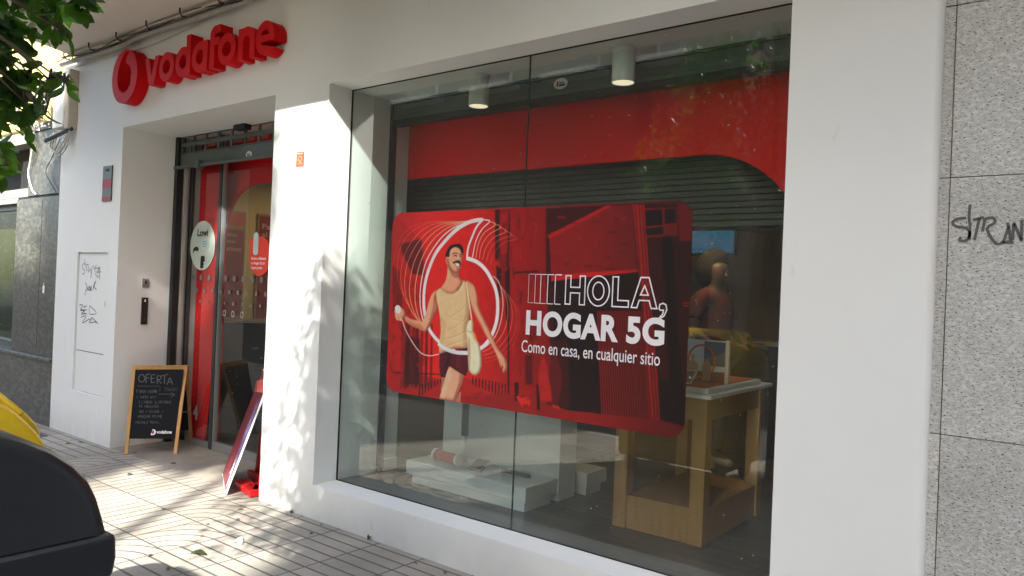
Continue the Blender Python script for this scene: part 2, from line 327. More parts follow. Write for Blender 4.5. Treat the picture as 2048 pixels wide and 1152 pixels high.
# paving of grooved cement tiles
def paving():
    m = bpy.data.materials.new('grooved_cement_tiles'); m.use_nodes = True; nt = m.node_tree; N = nt.nodes; L = nt.links; b = N['Principled BSDF']; b.inputs['Roughness'].default_value = .6
    tc = N.new('ShaderNodeTexCoord'); sp = N.new('ShaderNodeSeparateXYZ'); L.new(tc.outputs['Object'], sp.inputs[0])
    def mth(op, a, bb=None, c=None):
        n = N.new('ShaderNodeMath'); n.operation = op
        for i, x in enumerate((a, bb, c)):
            if x is None: continue
            if isinstance(x, (int, float)): n.inputs[i].default_value = x
            else: L.new(x, n.inputs[i])
        return n.outputs[0]
    T = .383; TY = .405
    U = mth('DIVIDE', mth('ADD', sp.outputs[0], 3.865), T); V = mth('DIVIDE', mth('ADD', sp.outputs[1], -3.081), TY)
    u = mth('FRACT', U); v = mth('FRACT', V); iu = mth('FLOOR', U); iv = mth('FLOOR', V)
    def line(x, period, wd):      # 1 on the groove
        f = mth('FRACT', mth('DIVIDE', x, period)); d = mth('MULTIPLY', mth('MINIMUM', f, mth('SUBTRACT', 1.0, f)), period)
        mr = N.new('ShaderNodeMapRange'); mr.interpolation_type = 'SMOOTHSTEP'; mr.inputs[1].default_value = wd*.45; mr.inputs[2].default_value = wd; mr.inputs[3].default_value = 1; mr.inputs[4].default_value = 0
        L.new(d, mr.inputs[0]); return mr.outputs[0]
    gh = line(mth('MULTIPLY', v, TY), TY/4, .0095); gv = line(mth('MULTIPLY', u, T), T/4, .0085)
    ju = line(mth('MULTIPLY', u, T), T, .0075); jv = line(mth('MULTIPLY', v, TY), TY, .0075)
    u1 = mth('SUBTRACT', 1.0, u); rr = mth('SQRT', mth('ADD', mth('MULTIPLY', u1, u1), mth('MULTIPLY', v, v)))
    ga = line(mth('MULTIPLY', rr, T), T/4, .0085)
    # tile choice: strips run across in front of the door, arcs where they turn
    bd = mth('FLOOR', mth('ADD', mth('MULTIPLY', iv, -.5), -2.9))
    left = mth('LESS_THAN', iu, bd); arc = mth('COMPARE', iu, bd, .1)
    far = mth('GREATER_THAN', iu, -7.5); left = mth('MULTIPLY', left, far)
    arc = mth('MAXIMUM', arc, mth('COMPARE', iu, -8.0, .1))
    def mixf(f, a, c):
        n = N.new('ShaderNodeMix'); n.data_type = 'FLOAT'; L.new(f, n.inputs[0]); L.new(a, n.inputs[2]); L.new(c, n.inputs[3]); return n.outputs[0]
    g = mixf(arc, mixf(left, gh, gv), ga)
    g = mth('MAXIMUM', g, mth('MAXIMUM', ju, jv))
    # dirt fades the grooves in worn places
    n1 = N.new('ShaderNodeTexNoise'); n1.inputs['Scale'].default_value = 1.6; n1.inputs['Detail'].default_value = 7; n1.inputs['Roughness'].default_value = .65; L.new(tc.outputs['Object'], n1.inputs['Vector'])
    n2 = N.new('ShaderNodeTexNoise'); n2.inputs['Scale'].default_value = 90; n2.inputs['Detail'].default_value = 3; L.new(tc.outputs['Object'], n2.inputs['Vector'])
    wn_ = N.new('ShaderNodeTexWhiteNoise'); cb = N.new('ShaderNodeCombineXYZ'); L.new(iu, cb.inputs[0]); L.new(iv, cb.inputs[1]); L.new(cb.outputs[0], wn_.inputs['Vector'])
    r1 = N.new('ShaderNodeValToRGB'); e = r1.color_ramp.elements; e[0].position = .3; e[1].position = .72; e[0].color = (.21, .19, .155, 1); e[1].color = (.40, .37, .31, 1); L.new(n1.outputs[0], r1.inputs[0])
    hs = N.new('ShaderNodeHueSaturation'); L.new(r1.outputs[0], hs.inputs['Color'])
    mr = N.new('ShaderNodeMapRange'); mr.inputs[3].default_value = .86; mr.inputs[4].default_value = 1.1; L.new(wn_.outputs[0], mr.inputs[0]); L.new(mr.outputs[0], hs.inputs['Value'])
    mr2 = N.new('ShaderNodeMapRange'); mr2.inputs[1].default_value = .3; mr2.inputs[2].default_value = .7; mr2.inputs[3].default_value = .88; mr2.inputs[4].default_value = 1.06; L.new(n2.outputs[0], mr2.inputs[0])
    mm = N.new('ShaderNodeMix'); mm.data_type = 'RGBA'; mm.blend_type = 'MULTIPLY'; mm.inputs[0].default_value = 1; L.new(hs.outputs[0], mm.inputs[6]); L.new(mr2.outputs[0], mm.inputs[7])
    # stains
    vo = N.new('ShaderNodeTexVoronoi'); vo.inputs['Scale'].default_value = 3.2; L.new(tc.outputs['Object'], vo.inputs['Vector'])
    st = N.new('ShaderNodeMapRange'); st.inputs[1].default_value = .05; st.inputs[2].default_value = .075; st.inputs[3].default_value = .42; st.inputs[4].default_value = 1; L.new(vo.outputs['Distance'], st.inputs[0])
    mm2 = N.new('ShaderNodeMix'); mm2.data_type = 'RGBA'; mm2.blend_type = 'MULTIPLY'; mm2.inputs[0].default_value = 1; L.new(mm.outputs[2], mm2.inputs[6]); L.new(st.outputs[0], mm2.inputs[7])
    mx = N.new('ShaderNodeMix'); mx.data_type = 'RGBA'; L.new(mth('MULTIPLY', g, .9), mx.inputs[0]); L.new(mm2.outputs[2], mx.inputs[6]); mx.inputs[7].default_value = (.055, .045, .035, 1)
    L.new(mx.outputs[2], b.inputs['Base Color'])
    bp = N.new('ShaderNodeBump'); bp.inputs['Strength'].default_value = .7; bp.inputs['Distance'].default_value = .004
    hh = mth('ADD', mth('MULTIPLY', g, -1.0), mth('MULTIPLY', n2.outputs[0], .12)); L.new(hh, bp.inputs['Height']); L.new(bp.outputs[0], b.inputs['Normal'])
    return m
PAVE = paving()
CONC = mat('worn_concrete', (.25, .22, .18), .75, noise=.25, nscale=5, bump=.15, bscale=80)
ASPH = mat('asphalt', (.055, .055, .055), .85, noise=.2, nscale=6, bump=.5, bscale=150)
KERB = mat('kerb_stone', (.30, .29, .27), .8, noise=.15, nscale=12)
def planks():
    m = bpy.data.materials.new('grey_floor_planks'); m.use_nodes = True; nt = m.node_tree; N = nt.nodes; L = nt.links; b = N['Principled BSDF']; b.inputs['Roughness'].default_value = .28
    tc = N.new('ShaderNodeTexCoord'); br = N.new('ShaderNodeTexBrick'); br.inputs['Scale'].default_value = 1; br.inputs['Brick Width'].default_value = 1.2; br.inputs['Row Height'].default_value = .14; br.inputs['Mortar Size'].default_value = .003
    br.inputs['Color1'].default_value = (.055, .05, .042, 1); br.inputs['Color2'].default_value = (.095, .085, .07, 1); br.inputs['Mortar'].default_value = (.02, .02, .02, 1); L.new(tc.outputs['Object'], br.inputs['Vector'])
    mp = N.new('ShaderNodeMapping'); mp.inputs['Scale'].default_value = (1.5, 30, 1); L.new(tc.outputs['Object'], mp.inputs[0]); n = N.new('ShaderNodeTexNoise'); n.inputs['Scale'].default_value = 2; n.inputs['Detail'].default_value = 5; L.new(mp.outputs[0], n.inputs['Vector'])
    r = N.new('ShaderNodeMapRange'); r.inputs[1].default_value = .3; r.inputs[2].default_value = .7; r.inputs[3].default_value = .6; r.inputs[4].default_value = 1.3; L.new(n.outputs[0], r.inputs[0])
    mm = N.new('ShaderNodeMix'); mm.data_type = 'RGBA'; mm.blend_type = 'MULTIPLY'; mm.inputs[0].default_value = 1; L.new(br.outputs[0], mm.inputs[6]); L.new(r.outputs[0], mm.inputs[7]); L.new(mm.outputs[2], b.inputs['Base Color']); return m
PLANK = planks()

# ================================================================== SETTING
FY = 3.24                                   # face of the shop front
o = struct(part('pavement', MB().quad((-40, -.5, 0), (14, -.5, 0), (14, FY+.02, 0), (-40, FY+.02, 0)), PAVE))
o = struct(part('entrance_floor', MB().quad((-7.2, FY+.02, 0), (-4.7, FY+.02, 0), (-4.7, 3.96, 0), (-7.2, 3.96, 0)), CONC))
struct(part('kerb', MB().box(-40, 14, -.66, -.5, -.13, 0.003), KERB, bevel=.012))
struct(part('road', MB().quad((-60, -9.5, -.12), (40, -9.5, -.12), (40, -.66, -.12), (-60, -.66, -.12)), ASPH))
struct(part('opposite_kerb', MB().box(-40, 14, -9.66, -9.5, -.13, 0.003), KERB, bevel=.012))
struct(part('opposite_pavement', MB().quad((-40, -12.2, 0), (40, -12.2, 0), (40, -9.66, 0), (-40, -9.66, 0)), PAVE))
struct(part('ground', MB().quad((-150, -150, -.2), (150, -150, -.2), (150, 150, -.2), (-150, 150, -.2)), ASPH))

# ------------------------------------------------------------------ shop building
SH = thing('shop_building', 'white shop front with a recessed red door and one big display window', 'building', (-4.5, FY, 0))
XL, XD0, XD1, XW0, XW1, XR = -8.48, -7.135, -4.78, -4.165, -1.075, -.50
ZS, ZT, ZC = .23, 2.953, 3.76
GYP = 3.44                                  # glass plane
MX0, MX1, MZ0, MZ1 = -7.99, -7.34, .44, 1.80
wall = MB()
xs = [XL, MX0, MX1, XD0, XD1, XW0, XW1, XR-.03]; zs = [-.01, ZS, MZ0, MZ1, ZT, ZC]
for i in range(len(xs)-1):
    for j in range(len(zs)-1):
        cx, cz = (xs[i]+xs[i+1])/2, (zs[j]+zs[j+1])/2
        if XD0 < cx < XD1 and cz < ZT: continue
        if XW0 < cx < XW1 and ZS < cz < ZT: continue
        if MX0 < cx < MX1 and MZ0 < cz < MZ1: continue
        wall.quad((xs[i], FY, zs[j]), (xs[i+1], FY, zs[j]), (xs[i+1], FY, zs[j+1]), (xs[i], FY, zs[j+1]))
# rounded right-hand edge
pr = [(XR-.03+.03*math.sin(a), FY+.03-.03*math.cos(a)) for a in [math.pi/2*k/6 for k in range(7)]]
for (a, b), (c, d) in zip(pr[:-1], pr[1:]): wall.quad((a, b, -.01), (c, d, -.01), (c, d, ZC), (a, b, ZC))
wall.quad((XR, FY+.03, -.01), (XR, FY+.2, -.01), (XR, FY+.2, ZC), (XR, FY+.03, ZC))
wall.quad((XL, FY, -.01), (XL, FY+.3, -.01), (XL, FY+.3, ZC), (XL, FY, ZC))
# door recess, window recess, meter niche
wall.quad((XD0, FY, -.01), (XD0, 3.96, -.01), (XD0, 3.96, ZT), (XD0, FY, ZT))
wall.quad((XD1, FY, -.01), (XD1, 3.96, -.01), (XD1, 3.96, ZT), (XD1, FY, ZT))
wall.quad((XD0, FY, ZT), (XD1, FY, ZT), (XD1, 3.96, ZT), (XD0, 3.96, ZT))
wall.quad((XW0, FY, ZS), (XW0, 4.0, ZS), (XW0, 4.0, ZT), (XW0, FY, ZT))
wall.quad((XW1, FY, ZS), (XW1, 3.86, ZS), (XW1, 3.86, ZT), (XW1, FY, ZT))
wall.quad((XW0, FY, ZT), (XW1, FY, ZT), (XW1, 3.86, ZT), (XW0, 3.86, ZT))
wall.quad((XW0, FY, ZS), (XW1, FY, ZS), (XW1, GYP+.01, ZS), (XW0, GYP+.01, ZS))
me_wall = wall
ND = .028
wall.quad((MX0, FY, MZ0), (MX0, FY+ND, MZ0), (MX0, FY+ND, MZ1), (MX0, FY, MZ1))
wall.quad((MX1, FY, MZ0), (MX1, FY+ND, MZ0), (MX1, FY+ND, MZ1), (MX1, FY, MZ1))
wall.quad((MX0, FY, MZ0), (MX1, FY, MZ0), (MX1, FY+ND, MZ0), (MX0, FY+ND, MZ0))
wall.quad((MX0, FY, MZ1), (MX1, FY, MZ1), (MX1, FY+ND, MZ1), (MX0, FY+ND, MZ1))
part('facade_wall', wall, WHITE, SH, fix=False)
for z0, z1 in ((MZ0+.006, .833), (.842, MZ1-.004)):
    part('meter_cupboard_door', MB().box(MX0+.012, MX1-.004, FY+ND-.012, FY+ND+.01, z0, z1), WHITE, SH, bevel=.002)
part('niche_back', MB().quad((MX0, FY+ND+.004, MZ0), (MX1, FY+ND+.004, MZ0), (MX1, FY+ND+.004, MZ1), (MX0, FY+ND+.004, MZ1)), BLACKRUB, SH)
OY = 2.19
SQ = [(-7.72, OY), (3.2, OY), (3.2, FY+.5), (-8.47, FY+.5), (-8.47, FY+.2), (-8.20, FY)]
part('soffit', MB().add([(a, c, ZC) for a, c in SQ]+[(a, c, ZC+.14) for a, c in SQ], [tuple(range(6)), tuple(range(11, 5, -1))]+[(i, 6+i, 6+(i+1) % 6, (i+1) % 6) for i in range(6)]), SOFFIT, SH, bevel=.01)
part('upper_floors', MB().box(-7.70, 3.2, OY+.015, 11, ZC+.14, 13.5).box(-8.47, -7.705, FY+.1, 11, ZC+.141, 13.5), mat('cream_render', (.6, .55, .45), .85, noise=.08, nscale=2), SH)
part('black_top_strip', MB().box(XL+.05, XR, FY-.006, FY+.004, ZC-.022, ZC-.004), BLACKRUB, SH)  # thin black strip along the wall top under the soffit
# interior shell
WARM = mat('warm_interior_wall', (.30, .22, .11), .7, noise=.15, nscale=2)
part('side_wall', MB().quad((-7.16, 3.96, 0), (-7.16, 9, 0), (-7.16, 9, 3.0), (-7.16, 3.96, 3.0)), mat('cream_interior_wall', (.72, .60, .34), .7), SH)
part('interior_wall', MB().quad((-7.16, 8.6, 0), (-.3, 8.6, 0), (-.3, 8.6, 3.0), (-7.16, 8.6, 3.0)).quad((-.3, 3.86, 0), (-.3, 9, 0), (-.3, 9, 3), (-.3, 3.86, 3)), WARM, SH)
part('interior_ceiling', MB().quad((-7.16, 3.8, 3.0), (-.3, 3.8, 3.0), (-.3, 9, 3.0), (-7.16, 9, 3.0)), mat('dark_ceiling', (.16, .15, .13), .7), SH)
struct(part('shop_floor', MB().quad((-4.75, GYP-.01, ZS-.012), (-.3, GYP-.01, ZS-.012), (-.3, 4.62, ZS-.012), (-4.75, 4.62, ZS-.012))
     .quad((-7.16, 4.62, ZS-.012), (-.3, 4.62, ZS-.012), (-.3, 9, ZS-.012), (-7.16, 9, ZS-.012))
     .quad((-7.16, 3.96, .01), (-4.76, 3.96, .01), (-4.76, 4.62, .01), (-7.16, 4.62, .01))
     .quad((-7.16, 4.62, 0), (-4.75, 4.62, 0), (-4.75, 4.62, ZS-.012), (-7.16, 4.62, ZS-.012)).quad((-4.75, 3.96, 0), (-4.75, 4.62, 0), (-4.75, 4.62, ZS-.012), (-4.75, 3.96, ZS-.012)), PLANK))
part('partition_wall', MB().box(-4.75, XW0-.005, 3.97, 4.0, 0, 2.99), WHITE, SH)
part('skirting', MB().box(XW0, XW0+.012, 3.87, 4.0, ZS-.01, .31), WHITE, SH, bevel=.002)
part('guide_rail', MB().box(XW0-.002, XW0+.014, 3.80, 3.86, ZS-.01, ZT), BLACKRUB, SH)
# red interior portal with a large rounded corner and the slatted bulkhead behind it
arc_pts = [(-1.80+.58*math.sin(a), 1.83+.58*math.cos(a)) for a in [math.pi/2*k/12 for k in range(13)]]
portal = [(-4.163, 2.95), (-4.163, 2.41)]+arc_pts+[(-1.22, ZS-.01), (-.35, ZS-.01), (-.35, 2.95)]
part('red_portal', MB().extrude_y(portal, 4.0, 4.03), REDWALL, SH, bevel=.002)
sl = MB()
SLAT = mat('dark_slat_panel', (.085, .085, .07), .5)
z = 2.02
while z < 2.56:
    sl.box(-4.7, -.32, 4.16, 4.185, z, z+.0285); z += .036
sb = part('slatted_bulkhead', sl, SLAT, SH)
part('bulkhead_backing', MB().box(-4.7, -.32, 4.195, 4.22, 2.0, 2.99), BLACKRUB, SH)
# shutter box over the window
sx = part('shutter_box', MB().box(XW0+.002, XW1-.002, 3.82, 3.96, 2.845, 2.926).box(XW0+.002, XW1-.002, 3.84, 3.96, 2.926, 2.936).box(XW0+.002, XW1-.002, 3.82, 3.96, 2.936, ZT-.002), STEEL, SH, bevel=.003)
part('bottom_bar', MB().box(XW0+.002, XW1-.002, 3.815, 3.9, 2.818, 2.843), STEEL, sx, bevel=.003)
part('rubber_seal', MB().box(XW0+.002, XW1-.002, 3.816, 3.89, 2.778, 2.817), BLACKRUB, sx)
# window panes
for x0, x1 in ((XW0, -2.621), (-2.617, XW1)):
    part('window_pane', MB().quad((x0, GYP, ZS), (x1, GYP, ZS), (x1, GYP, ZT), (x0, GYP, ZT)), GLASS, SH, fix=False)
GEDGE = mat('glass_edge_green', (.03, .06, .055), .25)
part('pane_joint', MB().box(-2.6215, -2.6165, GYP-.001, GYP+.010, ZS, ZT), GEDGE, SH)
part('glazing_seal', MB().box(XW0, XW1, GYP-.006, GYP+.006, ZT-.005, ZT-.001).box(XW0, XW1, GYP-.006, GYP+.006, ZS+.001, ZS+.004).box(XW0+.001, XW0+.005, GYP-.006, GYP+.006, ZS+.004, ZT-.005), BLACKRUB, SH)

# ---- door
RS = part('roller_shutter', (lambda mb: mb)(MB()), STEEL, SH) if False else None
sh = MB(); SY0, SY1 = 3.765, 3.785
sh.box(XD0+.06, XD1, SY0, SY1, 2.66, 2.785)
for z0, z1 in ((2.785, 2.797), (2.853, 2.893), (2.945, ZT-.002)): sh.box(XD0+.06, XD1, SY0, SY1, z0, z1)
x = XD0+.06
while x < XD1:
    for z0, z1 in ((2.797, 2.853), (2.893, 2.945)): sh.box(x, min(x+.028, XD1), SY0, SY1, z0, z1)
    x += .213
RS = part('roller_shutter', sh, STEEL, SH, bevel=.002)
part('guide_rail', MB().box(XD0+.002, XD0+.058, 3.74, 3.80, .0, ZT-.002), BLACKRUB, SH)
part('lock_bar', MB().tube([(XD0-.0, 3.745, 2.655), (XD1-.01, 3.745, 2.655)], .017, 10), STEEL, RS, smooth=False)
part('bar_clamp', MB().box(-6.73, -6.66, 3.715, 3.775, 2.62, 2.70), STEEL, RS, bevel=.006)
part('slat_joint', MB().box(XD0+.065, XD1, SY0-.002, SY0+.002, 2.7815, 2.7855), BLACKRUB, RS)
part('motion_sensor', MB().box(-6.05, -5.88, 3.68, 3.76, 2.905, 2.953), BLACKRUB, SH, bevel=.01)
DY = 3.90
JB = mat('beige_grey_jamb', (.38, .34, .32), .5)
part('door_jamb', MB().box(-7.134, -7.07, 3.81, 3.85, .0, 2.95), JB, SH, bevel=.004)
part('door_jamb', MB().box(-7.06, -6.935, 3.915, 3.955, .0, 2.95), mat('mauve_jamb', (.30, .24, .235), .5), SH, bevel=.004)
part('jamb_gap', MB().box(-7.134, -7.06, 3.90, 3.95, 0, 2.95), mat('dark_jamb_profile', (.05, .03, .03), .6), SH)  # dark brown strip filling the gap between the jambs
DL = thing('glass_door', 'tall glass sliding door with dark metal frame and a red vinyl strip in the white recess', 'door', (-5.8, DY, 0))
D_in = [(-6.925, .06), (-6.66, .06), (-6.62, .3), (-6.575, .7), (-6.56, 1.2), (-6.555, 2.95), (-6.925, 2.95)]
part('vinyl_strip', MB().extrude_y(D_in, DY-.003, DY+.003), RED, DL)
part('mullion', MB().box(-6.555, -6.51, DY-.03, DY+.03, .0, 2.95), DARKALU, DL, bevel=.003)
part('mullion_edge', MB().box(-6.505, -6.492, DY-.02, DY+.02, .0, 2.95), ALU, DL)
part('bottom_rail', MB().box(-6.49, XD1-.002, DY-.02, DY+.02, .0, .075).box(-6.899, -6.556, DY-.02, DY+.02, 0, .055), ALU, DL, bevel=.003)
part('door_pane', MB().quad((-6.49, DY, .075), (XD1-.002, DY, .075), (XD1-.002, DY, 2.95), (-6.49, DY, 2.95)), DGLASS, DL, fix=False)
part('door_pane', MB().quad((-7.09, DY-.008, .05), (-6.556, DY-.008, .05), (-6.556, DY-.008, 2.95), (-7.09, DY-.008, 2.95)), DGLASS, DL, fix=False)
# interior red arch seen through the door
ax0, ax1 = -6.77, -3.6
arch = [(-7.1, 2.98), (-7.1, .02), (ax0, .02), (ax0, 2.0)]+[(ax0+.5-.5*math.cos(a), 2.0+.505*math.sin(a)) for a in [math.pi/2*k/10 for k in range(1, 11)]]+[(-4.76, 2.505), (-4.76, 2.98)]
part('red_portal', MB().extrude_y(arch, 4.08, 4.11), REDWALL, SH, bevel=.002)

# ------------------------------------------------------------------ neighbouring dark granite building (left)
NB = thing('dark_granite_building', 'neighbouring building with dark polished granite pillar, black shutter box and yellow cream upper wall', 'building', (-9.4, 3.26, 0))
NY = 3.27
part('granite_pillar', MB().box(-9.70, -8.482, NY, NY+.5, .70, 2.395).box(-9.40, -8.482, NY, NY+.5, 2.42, 3.12), GRAND, NB, bevel=.004)
part('pillar_joint', MB().box(-9.70, -8.482, NY+.012, NY+.4, 2.393, 2.422).box(-8.99, -8.984, NY-.001, NY+.1, .70, 2.39), BLACKRUB, NB)
part('base_course', MB().box(-16, -8.482, NY-.03, NY+.5, -.01, .66).box(-16, -8.482, NY-.05, NY+.5, .66, .70), GRAND, NB, bevel=.006)
part('lintel', MB().box(-16, -9.70, NY+.02, NY+.5, 2.36, 2.42).box(-16, -9.40, NY+.02, NY+.5, 2.42, 2.52), mat('grey_stone_lintel', (.22, .22, .20), .4, noise=.1), NB, bevel=.004)
part('shutter_box', MB().box(-16, -9.40, NY+.12, NY+.5, 2.52, 3.0), BLACKRUB, NB)
part('ledge', MB().box(-16, -9.36, NY-.04, NY+.5, 3.0, 3.13).box(-9.36, -8.482, NY-.02, NY+.5, 3.12, 3.2), mat('grey_ledge', (.28, .28, .26), .7, noise=.15), NB, bevel=.006)
wnb = part('window', MB().box(-16, -9.40, NY+.10, NY+.16, .70, .76).box(-16, -9.40, NY+.10, NY+.16, 2.30, 2.36).box(-9.46, -9.40, NY+.1, NY+.16, .76, 2.30), DARKALU, NB)
part('pane', MB().quad((-16, NY+.13, .76), (-9.46, NY+.13, .76), (-9.46, NY+.13, 2.30), (-16, NY+.13, 2.30)), glass_mat('neighbour_glass', (.6, .66, .55), .01, .55), wnb, fix=False)
part('blind', MB().quad((-16, NY+.3, .76), (-9.40, NY+.3, .76), (-9.40, NY+.3, 2.30), (-16, NY+.3, 2.30)), mat('olive_blind', (.05, .055, .02), .8, noise=.3, nscale=2), wnb)
part('upper_wall', MB().box(-40, -8.5, NY+.03, NY+6, 3.2, 12), mat('yellow_cream_render', (.55, .42, .17), .9, noise=.07, nscale=2), NB)
for xx in (-10.4, -12.4, -14.4):
    wi = part('window', MB().box(xx-.5, xx+.5, NY+.0, NY+.05, 4.3, 5.9), mat('white_frame', (.6, .6, .58), .5), NB)
    part('pane', MB().quad((xx-.42, NY-.004, 4.38), (xx+.42, NY-.004, 4.38), (xx+.42, NY-.004, 5.82), (xx-.42, NY-.004, 5.82)), mat('dark_pane', (.03, .035, .04), .1), wi)

# ------------------------------------------------------------------ pale granite building (right)
GB = thing('pale_granite_building', 'neighbouring wall of pale black speckled granite slabs to the right of the white front', 'building', (1, 3.28, 0))
GY = FY+.028
zj1, zj2 = G(1950, 352, GY).z, G(1950, 877, GY).z
xj = -.462
for x0, x1 in ((XR-.01, xj-.003), (xj, .72), (.724, 1.9), (1.904, 3.1)):
    for z0, z1 in ((-.01, zj2-.003), (zj2, zj1-.003), (zj1, 2.75), (2.754, ZC)):
        part('granite_slab', MB().box(x0, x1, GY, GY+.03, z0, z1), GRANL, GB, bevel=.0015)
part('wall', MB().box(3.1, 34, GY, GY+8, 0, ZC), mat('brown_stone', (.22, .19, .17), .6, noise=.1), GB)  # unseen stretch of building added to cut sky light from the right
part('upper_floors', MB().box(3.21, 34, OY+.4, 11, ZC, 15), mat('cream_render', (.6, .55, .45), .85, noise=.08, nscale=2), GB)  # unseen floors added, likewise to dim the sky on that side
part('joint_mortar', MB().box(XR-.01, 3.1, GY+.012, GY+.05, -.01, ZC), mat('dark_mortar', (.06, .045, .035), .9), GB)

# ------------------------------------------------------------------ opposite side of the street
def opposite(name, label, x0, x1, h, colr, floor_c, win_w):
    b = thing(name, label, 'building', ((x0+x1)/2, -12.2, 0))
    sk = 4.8 if x0 > 0 else 0               # side wall skewed along the sun so its light passes the gap
    def plan(z0, z1, yf):
        Q = [(x0, yf), (x1, yf), (x1, -22), (x0+sk, -22)]
        return MB().add([(a, c, z0) for a, c in Q]+[(a, c, z1) for a, c in Q], [(0,1,2,3), (7,6,5,4)]+[(i, 4+i, 4+(i+1) % 4, (i+1) % 4) for i in range(4)])
    part('wall', plan(3.6, h, -12.2), colr, b)
    part('ground_floor', plan(0, 3.6, -12.15), floor_c, b)
    DP = mat('dark_pane', (.03, .035, .04), .1); FR = mat('white_frame', (.6, .6, .58), .5)
    nwin = int((x1-x0)//3.2)
    for i in range(nwin):
        cx = x0+1.6+i*(x1-x0)/nwin
        if cx < -20 or cx > 8: continue
        for zz in (8.2, 11.3):
            wi = part('window', MB().box(cx-win_w/2, cx+win_w/2, -12.2, -12.13, zz, zz+1.7), FR, b)
            part('pane', MB().box(cx-win_w/2+.08, cx-.03, -12.128, -12.12, zz+.08, zz+1.62).box(cx+.03, cx+win_w/2-.08, -12.128, -12.12, zz+.08, zz+1.62), DP, wi)
            bl = part('balcony', MB().box(cx-win_w/2-.3, cx+win_w/2+.3, -12.2, -11.5, zz-.15, zz), FR, b)
            rl = MB()
            for k in range(12): rl.box(cx-win_w/2-.28+k*(win_w+.56)/11-.012, cx-win_w/2-.28+k*(win_w+.56)/11+.012, -11.55, -11.53, zz, zz+.95)
            rl.box(cx-win_w/2-.3, cx+win_w/2+.3, -11.56, -11.52, zz+.95, zz+1.0)
            part('railing', rl, DARKALU, bl)
        sh_ = part('shopfront', MB().box(cx-1.1, cx+1.1, -12.15, -12.10, .1, 2.9), DP, b)
        part('fascia', MB().box(cx-1.2, cx+1.2, -12.15, -12.0, 2.95, 3.4), mat('mauve_fascia', (.30, .24, .24), .6), sh_)
    return b
opposite('apartment_building', 'long dark brown apartment block with balconies across the street', -34, -7.6, 15.4, mat('dark_brown_render', (.06, .055, .05), .9, noise=.05), mat('brown_stone', (.22, .19, .17), .6, noise=.1), 1.4)
opposite('apartment_building', 'lower mauve block across the street beside the dark one', -7.6, .6, 15.4, mat('mauve_render', (.40, .30, .30), .9, noise=.05), mat('brown_stone', (.22, .19, .17), .6, noise=.1), 1.4)
opposite('apartment_building', 'tall grey block across the street to the right of the side street', 2.95, 34, 23, mat('grey_render', (.22, .20, .19), .9, noise=.05), mat('dark_stone', (.14, .13, .12), .5, noise=.1), 1.6)

eb_ = thing('apartment_building', 'added unseen far block shutting off the sky at the right end of the street', 'building', (38, -5, 0))
part('wall', MB().box(36, 42, -24, 12, 0, 17), mat('grey_end_render', (.16, .155, .15), .9, noise=.08), eb_)  # unseen block added to keep bright sky off the column's right edge
# ================================================================== SHOP SIGN (3D letters)
SG = thing('shop_sign', 'red three dimensional letters with a round emblem mounted above the door', 'shop sign', (-5.9, FY, 3.22))
YF, YB = 3.13, FY-.006
bz, xh, st = 3.222, .236, .064
cx, cz = -6.895, 3.360
drop = [(.06, .212), (.01, .212), (-.06, .165), (-.115, .085), (-.132, 0), (-.125, -.055), (-.09, -.11), (-.03, -.142), (.04, -.14), (.10, -.10), (.128, -.04), (.12, .03), (.085, .085), (.035, .105), (.025, .15), (.06, .195)]
drop = [(p.x, p.y) for p in smoothpts([Vector((a, b)) for a, b in drop], 4, True)]
part('emblem', solid2d([ell(cx, cz, .236, .24, 64)], [[(cx+a, cz+b) for a, b in drop]], YF-.01, YB), RED, SG)
def ring(x0, x1, z0, z1): return ell((x0+x1)/2, (z0+z1)/2, (x1-x0)/2, (z1-z0)/2, 44), ell((x0+x1)/2, (z0+z1)/2, (x1-x0)/2-st*.95, (z1-z0)/2-st, 36)
def rc(x0, x1, z0, z1): return [(x0, z0), (x1, z0), (x1, z1), (x0, z1)]
